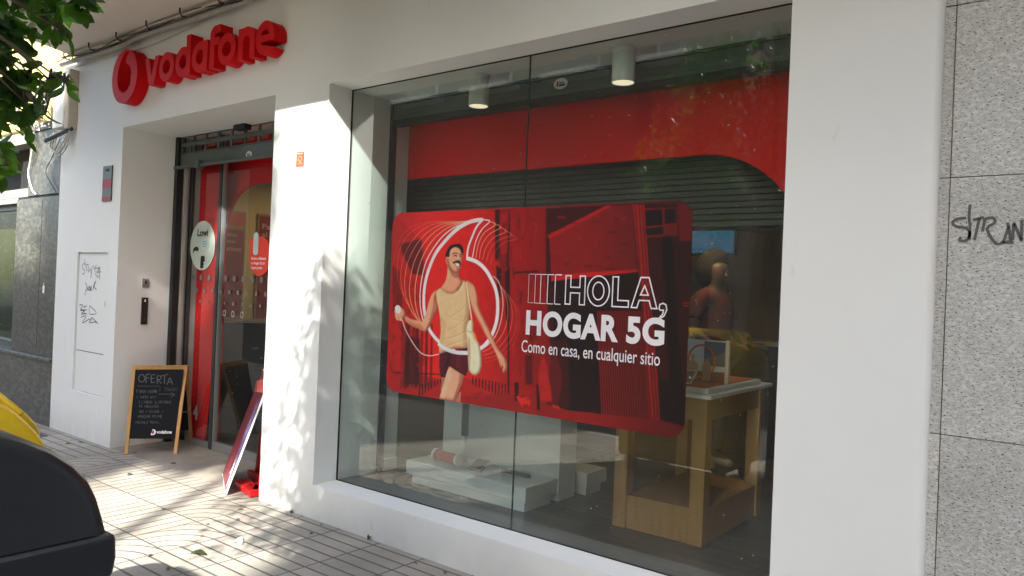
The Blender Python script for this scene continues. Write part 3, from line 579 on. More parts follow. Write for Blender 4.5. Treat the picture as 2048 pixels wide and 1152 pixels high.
def letter(ch, x0, x1):
    pos, neg = [], []
    if ch == 'v': return [[(x0, bz+xh), (x0+st*1.08, bz+xh), ((x0+x1)/2, bz+.075), (x1-st*1.08, bz+xh), (x1, bz+xh), ((x0+x1)/2+.038, bz), ((x0+x1)/2-.038, bz)]], []
    if ch == 'o': a, b = ring(x0, x1, bz-.004, bz+xh+.004); return [a], [b]
    if ch in 'da':
        a, b = ring(x0, x1+.012, bz-.004, bz+xh+.004); top = bz+xh+(.088 if ch == 'd' else 0)
        b = [(min(p[0], x1-st-.001), p[1]) for p in b]
        right = [(x1, bz-.02), (x1+.1, bz-.02), (x1+.1, top+.1), (x1, top+.1)]
        return [a, rc(x1-st, x1, bz-.0, top)], [b, right]
    if ch == 'f':
        xs_ = x0+.012; r = .075; c = (xs_+st+.012, bz+xh+.09-r)
        out = ell(c[0], c[1], r+.0, r, 20, 90, 180); inn = ell(c[0], c[1], r-st*.95, r-st*.95, 12, 180, 90)
        hook = out+[(c[0]-r, c[1])]+[(c[0]-r, c[1]-.02), (c[0]-r+st, c[1]-.02)]+inn+[(c[0], c[1]+r-st*.95), (x1-.01, c[1]+r-st*.95), (x1-.01, c[1]+r)]
        return [rc(c[0]-r, c[0]-r+st, bz, c[1]), hook, rc(c[0]-r, x1-.02, bz+xh-st*.95, bz+xh-.004)], []
    if ch == 'n':
        a, b = ring(x0, x1, bz+xh-(x1-x0)*.98, bz+xh+.004); low = (x0-.1, x1+.1, bz-.3, bz+xh-(x1-x0)*.49)
        zc_ = bz+xh-(x1-x0)*.49-.002
        A = ell((x0+x1)/2, zc_, (x1-x0)/2, bz+xh+.004-zc_, 24, 0, 180)+[(x0, zc_)]; B = ell((x0+x1)/2, zc_, (x1-x0)/2-st, bz+xh+.004-zc_-st, 20, 0, 180)+[(x0+st, zc_)]
        return [A, rc(x0, x0+st, bz, bz+xh), rc(x1-st, x1, bz, zc_+.001), rc(x0, x1, zc_-.001, zc_)], [B, rc(x0+st, x1-st, bz-.01, zc_+.002)]
    if ch == 'e':
        a, b = ring(x0, x1, bz-.004, bz+xh+.004); mz = bz+xh*.48
        cut = [((x0+x1)/2+.01, mz-.024), (x1+.05, mz-.024), (x1+.05, mz-.075), (x1-.04, mz-.07), ((x0+x1)/2+.01, mz-.05)]
        bar = rc(x0+st*.5, x1-.008, mz-.024, mz+.022)
        return [a, bar], [[p for p in b if p[1] > mz+.022]+[], [p for p in b if p[1] < mz-.024], cut]
for ch, x0, x1 in (('v', -6.545, -6.30), ('o', -6.295, -6.055), ('d', -6.03, -5.80), ('a', -5.775, -5.545), ('f', -5.525, -5.36), ('o', -5.395, -5.155), ('n', -5.12, -4.905), ('e', -4.895, -4.665)):
    P, Q = letter(ch, x0, x1)
    part('letter', solid2d(P, Q, YF, YB), RED, SG)

# ================================================================== POSTER ON THE WINDOW
PY = 3.437
PO = thing('window_poster', 'large red printed poster with a walking man and white lettering behind the window glass', 'poster', (-2.65, PY, .9))
PX0, PX1, PZ0, PZ1 = -3.700, -1.580, .908, 2.078
NXP, NZP = 760, 420
SS = 2
gx = PX0+(np.arange(NXP*SS)+.5)/(NXP*SS)*(PX1-PX0); gz = PZ0+(np.arange(NZP*SS)+.5)/(NZP*SS)*(PZ1-PZ0)
img = np.zeros((NZP*SS, NXP*SS, 3))
def z7(x, y): p = G(760+x/2.3029, 400+y/2.304, PY); return (p.x, p.z)
def z8f(x, y): p = G(840+x/6.7786, 470+y/6.7765, PY); return (p.x, p.z)
def z9(x, y): p = G(1020+x/2.305, 400+y/2.304, PY); return (p.x, p.z)
def ph(x, y): p = G(x, y, PY); return (p.x, p.z)
def fill(pts, col, f=z7, alpha=1.0, smooth=False, soft=0, grad=None, rnd=0):
    P = [f(*p) for p in pts]
    if smooth: P = [(q.x, q.y) for q in smoothpts([Vector(p) for p in P], 4, True)]
    A = np.array(P); pad = soft*4+2+(40 if rnd else 0)
    i0 = max(0, int((A[:, 0].min()-PX0)/(PX1-PX0)*NXP*SS)-pad); i1 = min(NXP*SS, int((A[:, 0].max()-PX0)/(PX1-PX0)*NXP*SS)+pad)
    j0 = max(0, int((A[:, 1].min()-PZ0)/(PZ1-PZ0)*NZP*SS)-pad); j1 = min(NZP*SS, int((A[:, 1].max()-PZ0)/(PZ1-PZ0)*NZP*SS)+pad)
    if i1 <= i0 or j1 <= j0: return
    X, Y = np.meshgrid(gx[i0:i1], gz[j0:j1]); mk = inside(P, X, Y).astype(float)
    for _ in range(soft):
        for ax in (0, 1):
            mk = (mk+np.roll(mk, 1, ax)+np.roll(mk, -1, ax)+np.roll(mk, 2, ax)+np.roll(mk, -2, ax))/5
    if rnd:                                   # printed photograph: forms turn darker towards their right and lower rims
        S = mk.copy(); h = 6
        for _ in range(4):
            for ax in (0, 1):
                k = np.cumsum(np.pad(S, [(h+1, h) if q == ax else (0, 0) for q in (0, 1)], mode='edge'), ax)
                S = (k.take(range(2*h+1, k.shape[ax]), ax)-k.take(range(0, k.shape[ax]-2*h-1), ax))/(2*h+1)
        gy_, gx_ = np.gradient(S); lit = np.clip(gx_*1.0-gy_*.5, -.05, .05)/.05
        shade_ = (1.06-rnd*np.clip(1.0-S, 0, .6)*.62)*(1+.26*rnd*lit)
    mk = (mk*alpha)[..., None]; c = np.array(col, float)
    if grad is not None:                      # second colour towards the right or bottom
        c2, ax = grad; t = np.linspace(0, 1, X.shape[1 if ax == 'x' else 0]); t = t[None, :, None] if ax == 'x' else t[::-1][:, None, None]
        c = c*(1-t)+np.array(c2, float)*t
    if rnd: c = np.clip(c*shade_[..., None], 0, 255)
    img[j0:j1, i0:i1] = img[j0:j1, i0:i1]*(1-mk)+c*mk
def stroke(pts, w, col, f=z7, alpha=1.0, sm=True, w1=None):
    P = [Vector((f(*p)[0], 0, f(*p)[1])) for p in pts]
    if sm: P = smoothpts(P, 8)
    mb = MB().ribbon(P, w, w1=w1); n = len(P)
    L_ = [(mb.v[2*i][0], mb.v[2*i][2]) for i in range(n)]; R_ = [(mb.v[2*i+1][0], mb.v[2*i+1][2]) for i in range(n)]
    fill(L_+R_[::-1], col, lambda a, b: (a, b), alpha)
# --- street background in red duotone
tx = (gx-PX0)/(PX1-PX0); tz = (gz-PZ0)/(PZ1-PZ0); TX, TZ = np.meshgrid(tx, tz)
base = np.exp(-((TX-.22)/.30)**2)
img[..., 0] = 95+110*base; img[..., 1] = 12+14*base; img[..., 2] = 12+10*base
fill([(30, 880), (60, 780), (300, 830), (390, 820), (600, 860), (783, 900), (783, 1010), (300, 925)], (150, 18, 18), grad=((165, 22, 20), 'x'))
fill([(30, 60), (60, 60), (205, 200), (210, 360), (185, 560), (180, 880), (40, 860)], (150, 18, 16), alpha=.55, soft=3)
fill([(95, 205), (190, 178), (205, 350), (150, 340), (100, 240)], (60, 10, 12), alpha=.75, soft=2)
fill([(58, 300), (90, 330), (110, 560), (60, 520)], (90, 12, 14), alpha=.7, soft=2)
for x0, x1, c in ((120, 140, (70, 8, 10)), (150, 165, (110, 12, 14)), (168, 178, (60, 8, 10)), (190, 200, (90, 10, 12)), (212, 222, (70, 8, 10)), (236, 244, (95, 10, 12)), (100, 118, (110, 14, 14))):
    fill([(x0, 560), (x1, 575), (x1-4, 860), (x0-8, 870)], c, alpha=.8, soft=1)
fill([(120, 620), (185, 640), (182, 850), (110, 850)], (45, 8, 10), alpha=.7, soft=2)
for k in range(9): fill([(180+k*14, 850+k*-4), (186+k*14, 850-k*4), (184+k*14, 905-k*9), (179+k*14, 905-k*9)], (45, 8, 10), alpha=.9)
fill([(60, 790), (280, 800), (280, 806), (60, 798)], (50, 8, 10), alpha=.7)
for k in range(12): fill([(425+k*15, 815+k*3), (431+k*15, 815+k*3), (430+k*15, 850+k*6), (424+k*15, 850+k*6)], (40, 8, 10), alpha=.9)
# projecting letters of the street sign (abstract dark blocks) and facades to the right
fill([(530, 45), (783, 38), (783, 860), (690, 830), (640, 500), (560, 420)], (105, 12, 14), alpha=.8, soft=3)
for P in ([(530, 45), (552, 45), (548, 260), (538, 285), (530, 270)], [(596, 45), (625, 42), (600, 100), (590, 310), (582, 300)], [(600, 110), (622, 75), (622, 190), (640, 210), (690, 120), (690, 44), (668, 44), (668, 150), (640, 190), (648, 60), (625, 50)],
          [(535, 300), (560, 320), (556, 450), (540, 440)], [(575, 330), (600, 318), (598, 560), (580, 560)]): fill(P, (42, 6, 9), alpha=.9, soft=1)
fill([(552, 60), (590, 60), (586, 250), (556, 250)], (165, 16, 16), alpha=.6, soft=2)
fill([(588, 300), (594, 300), (596, 910), (588, 910)], (35, 6, 8))
for P in ([(690, 600), (735, 610), (735, 800), (690, 780)], [(640, 600), (668, 610), (665, 820), (640, 810)]): fill(P, (60, 8, 10), alpha=.8, soft=1)
# z9 coordinates: right half
fill([(165, 40), (560, 20), (860, 18), (830, 1080), (700, 1010), (165, 960)], (50, 9, 10), f=z9)
fill([(0, 40), (165, 40), (165, 330), (200, 940), (0, 900)], (150, 15, 14), f=z9, alpha=.85, grad=((110, 12, 12), 'x'), soft=1)
fill([(180, 175), (460, 30), (565, 22), (585, 322), (190, 345)], (120, 15, 15), f=z9, grad=((100, 16, 17), 'x'))
fill([(170, 165), (440, 28), (472, 26), (182, 182)], (150, 20, 18), f=z9)
fill([(190, 345), (585, 320), (590, 332), (190, 375)], (165, 20, 18), f=z9)
fill([(195, 375), (588, 335), (606, 500), (400, 515), (260, 640), (200, 650)], (24, 8, 8), f=z9, soft=1)
fill([(20, 330), (130, 325), (130, 334), (20, 340)], (60, 8, 9), f=z9)
fill([(85, 330), (95, 330), (95, 345), (85, 345)], (60, 8, 9), f=z9)
fill([(262, 520), (405, 515), (422, 990), (275, 970)], (20, 7, 8), f=z9)
for k in range(20):
    a = 400+k*10.5; b = 421+k*11
    fill([(a, 512), (a+5.5, 512), (b+5.5, 990+k), (b, 988+k)], (112, 14, 15), f=z9, soft=0)
    fill([(a+5.5, 512), (a+10, 512), (b+10.5, 990+k), (b+5.5, 990+k)], (52, 9, 10), f=z9)
fill([(565, 22), (618, 22), (650, 480), (695, 1010), (640, 1005), (606, 480)], (152, 22, 18), f=z9)
for dx in (8, 26, 40): fill([(565+dx, 22), (570+dx, 22), (640+dx+4, 1006), (636+dx, 1006)], (85, 12, 12), f=z9)
fill([(618, 40), (770, 35), (772, 165), (622, 175)], (110, 16, 15), f=z9)
for P in ([(622, 50), (700, 44), (702, 115), (626, 122)], [(712, 44), (764, 40), (765, 105), (715, 112)], [(626, 132), (704, 124), (706, 158), (628, 165)]): fill(P, (26, 8, 10), f=z9)
fill([(700, 185), (712, 165), (738, 165), (748, 190), (770, 520), (805, 1000), (745, 1000), (716, 500)], (14, 6, 7), f=z9, soft=2)
fill([(772, 20), (860, 20), (850, 190), (780, 190)], (118, 15, 15), f=z9, soft=2)
fill([(680, 835), (800, 830), (800, 1040), (690, 1010)], (18, 6, 7), f=z9, soft=2)
fill([(795, 470), (828, 472), (828, 478), (795, 476)], (170, 25, 22), f=z9); fill([(795, 484), (828, 486), (828, 491), (795, 489)], (170, 25, 22), f=z9)
fill([(-260, 905), (0, 890), (265, 968), (690, 1012), (800, 1042), (812, 1130), (-260, 985)], (140, 18, 17), f=z9, grad=((105, 16, 18), 'x'))
fill([(20, 840), (40, 840), (40, 925), (22, 925)], (40, 7, 8), f=z9); fill([(122, 845), (136, 845), (138, 968), (124, 966)], (35, 6, 8), f=z9)
# two passers-by in the printed picture and a small dog
fill([(143, 738), (150, 725), (160, 738), (172, 760), (180, 840), (210, 922), (140, 930), (130, 850), (132, 790)], (150, 22, 20), f=z9, soft=1)
fill([(190, 735), (200, 712), (216, 712), (222, 738), (240, 790), (238, 850), (222, 945), (196, 945), (180, 800)], (78, 12, 14), f=z9, soft=1)
fill([(138, 925), (165, 925), (168, 955), (140, 952)], (120, 20, 18), f=z9); fill([(195, 940), (228, 950), (228, 962), (196, 955)], (165, 30, 25), f=z9)
fill([(28, 905), (42, 900), (50, 912), (85, 905), (95, 925), (88, 955), (80, 940), (60, 940), (55, 958), (48, 940), (35, 922)], (188, 32, 26), f=z9, soft=1)
fill([(70, 715), (100, 715), (105, 850), (72, 850)], (60, 9, 10), f=z9, alpha=.8, soft=1)
gq = random.Random(9)
def clutter(x0, x1, y0, y1, n, wmax, hmax, f, cols):
    for _ in range(n):
        x = gq.uniform(x0, x1); y = gq.uniform(y0, y1); ww = gq.uniform(2, wmax); hh = gq.uniform(4, hmax); sk = gq.uniform(-2, 2)
        fill([(x, y), (x+ww, y+sk), (x+ww-1, y+hh+sk), (x-1, y+hh)], gq.choice(cols), f=f, alpha=gq.uniform(.10, .38), soft=gq.choice((0, 1, 1, 2)))
RC = [(40, 7, 9), (60, 10, 11), (90, 12, 12), (190, 30, 26), (165, 20, 18), (30, 6, 8)]
clutter(45, 200, 360, 800, 110, 14, 60, z7, RC); clutter(530, 720, 60, 800, 110, 12, 70, z7, RC); clutter(60, 760, 850, 915, 60, 30, 8, z7, RC)
clutter(170, 560, 60, 330, 45, 50, 14, z9, RC[:4]); clutter(625, 830, 180, 1000, 120, 20, 22, z9, [(30, 8, 9), (70, 16, 15), (55, 12, 12), (90, 20, 18)]); clutter(190, 600, 380, 500, 30, 40, 20, z9, [(45, 10, 10), (12, 4, 5), (60, 14, 13)]); clutter(-200, 790, 960, 1090, 80, 60, 6, z9, [(110, 14, 14), (175, 30, 26), (90, 12, 12)])
# --- echo rings and the main mark
def echo(pts, w, a, c=(235, 165, 130)): stroke(pts, w, c, alpha=a)
EL = [[(440, 93), (400, 105), (330, 135), (270, 190), (215, 280), (190, 380), (185, 470), (195, 540), (215, 590)],
      [(430, 93), (390, 103), (310, 130), (240, 190), (190, 280), (165, 380), (163, 470), (180, 540), (210, 595)],
      [(420, 95), (380, 103), (290, 123), (215, 185), (160, 280), (138, 380), (140, 460), (165, 530), (205, 590)],
      [(410, 97), (370, 102), (270, 118), (190, 178), (135, 270), (115, 360), (120, 440), (150, 520), (200, 580)],
      [(400, 98), (350, 102), (240, 115), (165, 168), (115, 250), (97, 330), (103, 410), (140, 500), (195, 572)],
      [(390, 100), (340, 101), (220, 108), (140, 152), (95, 220), (80, 300), (88, 380), (125, 480)],
      [(380, 101), (330, 100), (200, 105), (120, 145), (80, 210), (62, 290)]]
for k, P in enumerate(EL): echo(P, .0075-.0007*k, 1-.11*k, (245, 225, 220) if k == 0 else (248, 170, 125))
ER = [[(478, 92), (506, 99), (470, 135), (442, 190), (426, 265)], [(500, 99), (532, 114), (482, 150), (455, 200), (441, 268)], [(525, 110), (556, 127), (502, 160), (468, 212), (457, 271)],
      [(550, 125), (580, 146), (522, 175), (487, 222), (472, 277)], [(575, 140), (606, 163), (548, 185), (508, 228), (489, 286)], [(600, 158), (630, 180), (575, 195), (530, 238), (508, 296)]]
for k, P in enumerate(ER): echo(P, .0065-.0006*k, 1-.12*k, (245, 225, 220) if k == 0 else (248, 170, 125))
EB = [[(520, 350), (545, 375), (562, 430), (566, 490), (556, 560), (535, 620), (500, 665), (460, 690)], [(540, 372), (580, 445), (589, 520), (576, 590), (550, 640), (510, 680), (470, 700)],
      [(556, 395), (600, 468), (609, 540), (596, 610), (565, 660), (520, 700), (475, 715)], [(572, 412), (620, 488), (629, 560), (613, 630), (575, 680), (530, 718), (480, 730)],
      [(590, 435), (637, 510), (640, 580), (622, 650), (580, 705), (530, 735), (480, 747)]]
for k, P in enumerate(EB): echo(P, .0055-.0006*k, .9-.14*k, (240, 205, 195) if k == 0 else (225, 140, 110))
MK = (244, 242, 248)
stroke([(472, 92), (440, 95), (400, 108), (350, 140), (300, 190), (255, 250), (222, 330), (206, 400), (202, 470), (208, 530), (225, 590), (255, 635), (300, 675), (345, 696), (400, 702), (450, 690), (490, 660), (520, 610), (538, 550), (542, 480), (535, 420), (515, 370), (485, 320), (445, 285), (398, 268)], .0235, MK)
stroke([(402, 276), (402, 250), (408, 215), (425, 170), (445, 125), (476, 88)], .014, MK)
# --- the walking man of the advertisement
SK = (206, 138, 104); SKD = (150, 88, 62); SKL = (222, 165, 130)
fill([(398, 372), (415, 378), (432, 392), (442, 415), (450, 450), (455, 490), (470, 530), (490, 570), (510, 610), (530, 655), (548, 690), (560, 705), (575, 725), (587, 755), (585, 780), (572, 795), (563, 790), (568, 765), (555, 770), (548, 745), (537, 715), (525, 690), (505, 655), (480, 610), (460, 570), (440, 535), (425, 500), (415, 460), (405, 420)], SK, smooth=True, rnd=1.0)
fill([(408, 420), (420, 470), (445, 530), (470, 575), (500, 640), (520, 678), (510, 655), (478, 600), (450, 550), (425, 500)], SKD, alpha=.55, smooth=True, soft=1)
fill([(418, 385), (432, 398), (440, 425), (446, 470), (436, 440), (425, 405)], SKL, alpha=.5, smooth=True, soft=2)
stroke([(560, 735), (566, 755), (562, 780)], .003, SKD); stroke([(572, 738), (578, 760), (574, 785)], .003, SKD); stroke([(551, 728), (556, 750), (556, 765)], .003, SKD)
fill([(285, 400), (262, 415), (245, 425), (232, 450), (222, 480), (215, 510), (205, 540), (198, 560), (190, 556), (150, 550), (125, 537), (110, 525), (100, 530), (98, 545), (115, 548), (120, 560), (145, 580), (180, 595), (205, 607), (218, 600), (235, 570), (250, 530), (265, 500), (258, 440)], SK, smooth=True, rnd=1.0)
fill([(250, 440), (262, 470), (250, 520), (232, 565), (212, 598), (225, 560), (240, 510), (246, 470)], SKD, alpha=.6, smooth=True, soft=1)
fill([(120, 545), (150, 562), (190, 572), (205, 600), (180, 592), (145, 578)], SKD, alpha=.45, smooth=True, soft=1)
fill([(66, 512), (74, 498), (88, 492), (104, 498), (116, 516), (116, 538), (104, 548), (88, 548), (72, 532)], SK, smooth=True, rnd=1.0)
for k in range(4): fill([(68+k*7, 530+k*5), (76+k*7, 526+k*5), (84+k*6, 545+k*3), (76+k*7, 553+k*1.5)], SKL if k % 2 else SK, smooth=True)
for k in range(3): stroke([(74+k*7, 530+k*5), (81+k*6.5, 547+k*3)], .002, SKD, sm=False)
fill([(70, 494), (80, 484), (92, 490), (97, 508), (90, 522), (78, 520), (72, 508)], (232, 226, 222), smooth=True)
stroke([(103, 550), (115, 590), (135, 630), (160, 670), (190, 705), (230, 717), (272, 709)], .0055, (228, 215, 210))
# neck
fill([(312, 290), (322, 312), (332, 325), (345, 334), (362, 330), (364, 345), (368, 362), (380, 374), (372, 395), (345, 428), (310, 428), (284, 405), (300, 378), (308, 350), (311, 320)], SK, smooth=True, rnd=1.0)
fill([(318, 306), (332, 326), (350, 334), (362, 330), (364, 348), (350, 360), (330, 345)], SKD, alpha=.75, smooth=True, soft=2)
# shirt
SHC = (208, 162, 118)
fill([(258, 430), (262, 418), (285, 400), (290, 412), (310, 428), (335, 430), (360, 415), (375, 392), (381, 370), (398, 375), (404, 400), (408, 440), (415, 480), (412, 510), (408, 560), (402, 590), (405, 640), (408, 680), (400, 684), (350, 682), (305, 697), (275, 710), (272, 690), (275, 650), (280, 600), (278, 550), (270, 500), (262, 470)], SHC, smooth=False, rnd=.9)
fill([(395, 400), (408, 440), (415, 480), (410, 540), (400, 600), (405, 680), (385, 680), (382, 600), (392, 520), (396, 460)], (165, 132, 90), alpha=.7, smooth=True, soft=3)
fill([(275, 540), (300, 560), (296, 640), (290, 700), (276, 705), (280, 600)], (172, 140, 95), alpha=.5, smooth=True, soft=3)
for P in ([(395, 480), (370, 510), (330, 535)], [(400, 540), (360, 575), (310, 600)], [(404, 600), (350, 625), (295, 640)], [(300, 520), (330, 545), (370, 555)], [(403, 640), (350, 655), (300, 675)], [(268, 480), (285, 530), (288, 590)], [(330, 450), (345, 480), (350, 520)]):
    stroke(P, .007, (176, 142, 98), alpha=.55); stroke([(a+2, b+6) for a, b in P], .005, (226, 200, 156), alpha=.45)
stroke([(285, 402), (292, 416), (312, 431), (335, 433), (362, 417), (377, 392), (383, 372)], .006, (178, 146, 104))
# shorts, legs
fill([(282, 812), (300, 812), (297, 845), (288, 872), (278, 880), (284, 850)], (160, 100, 72), smooth=False)
fill([(322, 762), (345, 775), (387, 806), (376, 850), (362, 882), (352, 905), (346, 927), (273, 914), (285, 870), (297, 830), (308, 790)], (206, 145, 112), rnd=.9)
fill([(387, 806), (376, 850), (360, 885), (350, 928), (335, 925), (350, 880), (362, 840), (366, 800)], (150, 90, 66), alpha=.75, soft=2)
fill([(318, 800), (332, 800), (312, 860), (296, 915), (284, 913), (300, 860)], (228, 172, 140), alpha=.5, soft=3)
fill([(366, 885), (374, 880), (371, 938), (349, 932), (356, 905)], (168, 108, 82))
fill([(275, 709), (305, 700), (350, 688), (406, 680), (410, 700), (409, 770), (395, 811), (370, 797), (325, 768), (315, 765), (300, 816), (280, 815), (273, 770)], (72, 14, 28), rnd=.9)
fill([(315, 700), (330, 700), (318, 765), (300, 812), (296, 780)], (44, 8, 18), alpha=.8, soft=1); fill([(350, 700), (375, 698), (372, 780), (350, 770)], (96, 22, 38), alpha=.6, soft=3)
stroke([(275, 712), (330, 700), (406, 684)], .006, (38, 8, 16))
stroke([(268, 660), (300, 684), (345, 700), (400, 704), (430, 698)], .024, MK, alpha=.93)
# bag
stroke([(398, 378), (406, 440), (415, 500), (424, 560)], .010, (214, 196, 160)); stroke([(403, 380), (411, 440), (420, 500), (428, 552)], .0025, (150, 120, 85))
fill([(405, 560), (425, 545), (431, 575), (429, 600), (441, 635), (456, 660), (466, 700), (469, 760), (460, 795), (440, 808), (420, 800), (408, 780), (404, 700), (400, 630), (397, 600)], (206, 186, 150), rnd=.9)
fill([(404, 620), (415, 640), (418, 720), (414, 790), (407, 775), (403, 690)], (165, 138, 105), alpha=.7, soft=2); fill([(440, 660), (455, 690), (458, 760), (445, 795), (440, 740)], (228, 212, 180), alpha=.6, soft=3)
fill([(429, 608), (440, 618), (447, 642), (434, 642)], (222, 128, 40)); stroke([(400, 600), (420, 610), (428, 600)], .004, (150, 122, 88))
# head
fill([(357, 300), (365, 270), (390, 235), (410, 200), (450, 165), (500, 155), (545, 185), (572, 240), (580, 282), (569, 330), (566, 365), (556, 400), (546, 455), (522, 495), (490, 515), (455, 505), (420, 476), (390, 440), (378, 402), (362, 396), (350, 372), (350, 330)], SK, f=z8f, smooth=True, rnd=.6)
fill([(378, 330), (392, 330), (402, 395), (420, 440), (455, 480), (490, 500), (520, 480), (545, 440), (552, 452), (520, 500), (490, 516), (450, 505), (415, 475), (388, 438)], (120, 72, 52), f=z8f, alpha=.75, smooth=True, soft=1)
fill([(520, 260), (540, 300), (545, 335), (525, 345), (505, 340)], (225, 170, 135), f=z8f, alpha=.7, smooth=True, soft=1)
fill([(430, 200), (480, 175), (530, 205), (545, 240), (480, 235), (430, 240)], (222, 165, 130), f=z8f, alpha=.6, smooth=True, soft=2)
fill([(352, 332), (360, 306), (378, 312), (381, 350), (378, 392), (362, 392), (350, 368)], (176, 112, 84), f=z8f, smooth=True); stroke([(362, 330), (370, 345), (366, 375)], .0028, (110, 62, 45), f=z8f)
HR = (30, 17, 15)
fill([(350, 298), (348, 262), (372, 200), (395, 165), (430, 140), (480, 121), (540, 125), (575, 158), (591, 210), (586, 262), (574, 252), (556, 225), (540, 192), (500, 168), (462, 170), (430, 188), (408, 222), (402, 262), (396, 300), (370, 297)], HR, f=z8f, smooth=True)
stroke([(400, 155), (440, 135), (500, 130)], .005, (70, 45, 38), f=z8f, alpha=.6)
stroke([(443, 262), (470, 246), (512, 252)], .0045, HR, f=z8f); stroke([(536, 266), (556, 262), (574, 275)], .0042, HR, f=z8f)
stroke([(455, 287), (478, 278), (503, 290)], .0055, (52, 30, 26), f=z8f); stroke([(540, 292), (555, 288), (568, 296)], .005, (52, 30, 26), f=z8f)
stroke([(530, 262), (540, 300), (546, 328), (528, 342)], .0028, (140, 84, 62), f=z8f)
fill([(444, 372), (462, 360), (490, 350), (514, 342), (540, 352), (554, 384), (548, 420), (540, 418), (530, 390), (500, 378), (470, 384), (452, 388)], (48, 26, 22), f=z8f, smooth=True)
fill([(484, 394), (508, 390), (530, 398), (531, 414), (519, 424), (500, 415)], (236, 224, 216), f=z8f, smooth=True)
stroke([(472, 392), (495, 424), (520, 436), (537, 420)], .003, (130, 62, 52), f=z8f)
fill([(488, 452), (512, 448), (522, 470), (505, 480)], (110, 66, 50), f=z8f, alpha=.5, smooth=True, soft=1)
# down-sample, write as face-corner free vertex colours on a fine sheet
im = img.reshape(NZP, SS, NXP, SS, 3).mean((1, 3)); nz = np.random.default_rng(3).random((NZP//6+2, NXP//6+2)); nz = np.kron(nz, np.ones((6, 6)))[:NZP, :NXP]
for _ in range(5): nz = (nz+np.roll(nz, 3, 0)+np.roll(nz, -3, 0)+np.roll(nz, 3, 1)+np.roll(nz, -3, 1))/5
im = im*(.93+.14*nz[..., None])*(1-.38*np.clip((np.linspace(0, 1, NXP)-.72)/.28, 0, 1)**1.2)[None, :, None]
im = (im*4+np.roll(im, 1, 0)+np.roll(im, -1, 0)+np.roll(im, 1, 1)+np.roll(im, -1, 1))/8
vx = PX0+np.arange(NXP)/(NXP-1)*(PX1-PX0); vz = PZ0+np.arange(NZP)/(NZP-1)*(PZ1-PZ0)
VX, VZ = np.meshgrid(vx, vz); co = np.zeros((NXP*NZP, 3)); co[:, 0] = VX.ravel()-PO.location.x; co[:, 2] = VZ.ravel()-PO.location.z
ii = np.arange((NXP-1)*(NZP-1)); r_, c_ = ii//(NXP-1), ii % (NXP-1); a = r_*NXP+c_
quads = np.stack([a, a+1, a+1+NXP, a+NXP], 1)
cxs = (vx[c_]+vx[c_+1])/2; czs = (vz[r_]+vz[r_+1])/2
quads = quads[inside(rrect(PX0, PX1, PZ0, PZ1, .085, 12), cxs, czs)]
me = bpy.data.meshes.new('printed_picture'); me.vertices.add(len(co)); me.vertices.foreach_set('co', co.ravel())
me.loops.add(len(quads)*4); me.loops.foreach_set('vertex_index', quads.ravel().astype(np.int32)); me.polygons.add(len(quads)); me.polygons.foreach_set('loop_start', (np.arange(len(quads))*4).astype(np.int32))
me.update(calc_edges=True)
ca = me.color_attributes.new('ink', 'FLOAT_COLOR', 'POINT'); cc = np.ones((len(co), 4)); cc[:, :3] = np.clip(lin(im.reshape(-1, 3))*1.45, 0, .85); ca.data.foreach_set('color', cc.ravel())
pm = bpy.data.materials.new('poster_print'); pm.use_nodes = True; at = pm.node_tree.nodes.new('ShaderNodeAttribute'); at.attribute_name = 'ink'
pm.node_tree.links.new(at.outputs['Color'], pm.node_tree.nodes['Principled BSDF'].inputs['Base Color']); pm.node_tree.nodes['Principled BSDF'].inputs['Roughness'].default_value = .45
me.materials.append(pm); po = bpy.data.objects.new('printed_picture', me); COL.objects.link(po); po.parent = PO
# lettering
TY = PY-.003
def P3(px, py): return G(px, py, TY)
lt = MB()
pA, pB = P3(1050, 670), P3(1328, 690); top = P3(1052, 619).z; base_z = P3(1052, 668).z
text(lt, 'HOGAR', (P3(1052, 1).x*0+G(1051, 668, TY).x, TY, 1.352), (1, 0, 0), (0, 0, 1), G(1236, 680, TY).x-G(1051, 668, TY).x, .142, bold=.042, spacing=1.06)
text(lt, '5G', (G(1252, 680, TY).x, TY, 1.352), (1, 0, 0), (0, 0, 1), G(1328, 690, TY).x-G(1252, 680, TY).x, .142, bold=.042, spacing=1.06)
text(lt, 'Como en casa, en cualquier sitio', (-2.592, TY, 1.232), (1, 0, 0), (0, 0, 1), .868, .090, bold=.006)
part('lettering', lt, WPRINT, PO, fix=False)
ho = MB(); zb, zt, w_ = 1.535, 1.697, .0072
def outl(P): ho.ribbon([(a, TY, b) for a, b in P+[P[0], P[1]]], w_)
def hx(px): return G(px, 580, TY).x
x0, x1 = hx(1130), hx(1171); s_ = .040; m0, m1 = (zb+zt)/2-.019, (zb+zt)/2+.019
def strokepoly(P):
    q = [Vector((a, b)) for a, b in P]; n = len(q)
    # inset polygon by w_ with mitres
    area = sum(q[i].x*q[(i+1) % n].y-q[(i+1) % n].x*q[i].y for i in range(n)); sg = 1 if area > 0 else -1; ins = []
    for i in range(n):
        d0 = (q[i]-q[i-1]).normalized(); d1 = (q[(i+1) % n]-q[i]).normalized(); n0 = Vector((-d0.y, d0.x))*sg; n1 = Vector((-d1.y, d1.x))*sg
        b_ = (n0+n1); b_ = b_/max(.35, b_.dot(n0)); ins.append(tuple(q[i]+b_*w_))
    return [P], [ins]
def ho_add(P):
    a, b = strokepoly(P); solid2d(a, b, TY, None, ho)
ho_add([(x0, zb), (x0+s_, zb), (x0+s_, m0), (x1-s_, m0), (x1-s_, zb), (x1, zb), (x1, zt), (x1-s_, zt), (x1-s_, m1), (x0+s_, m1), (x0+s_, zt), (x0, zt)])
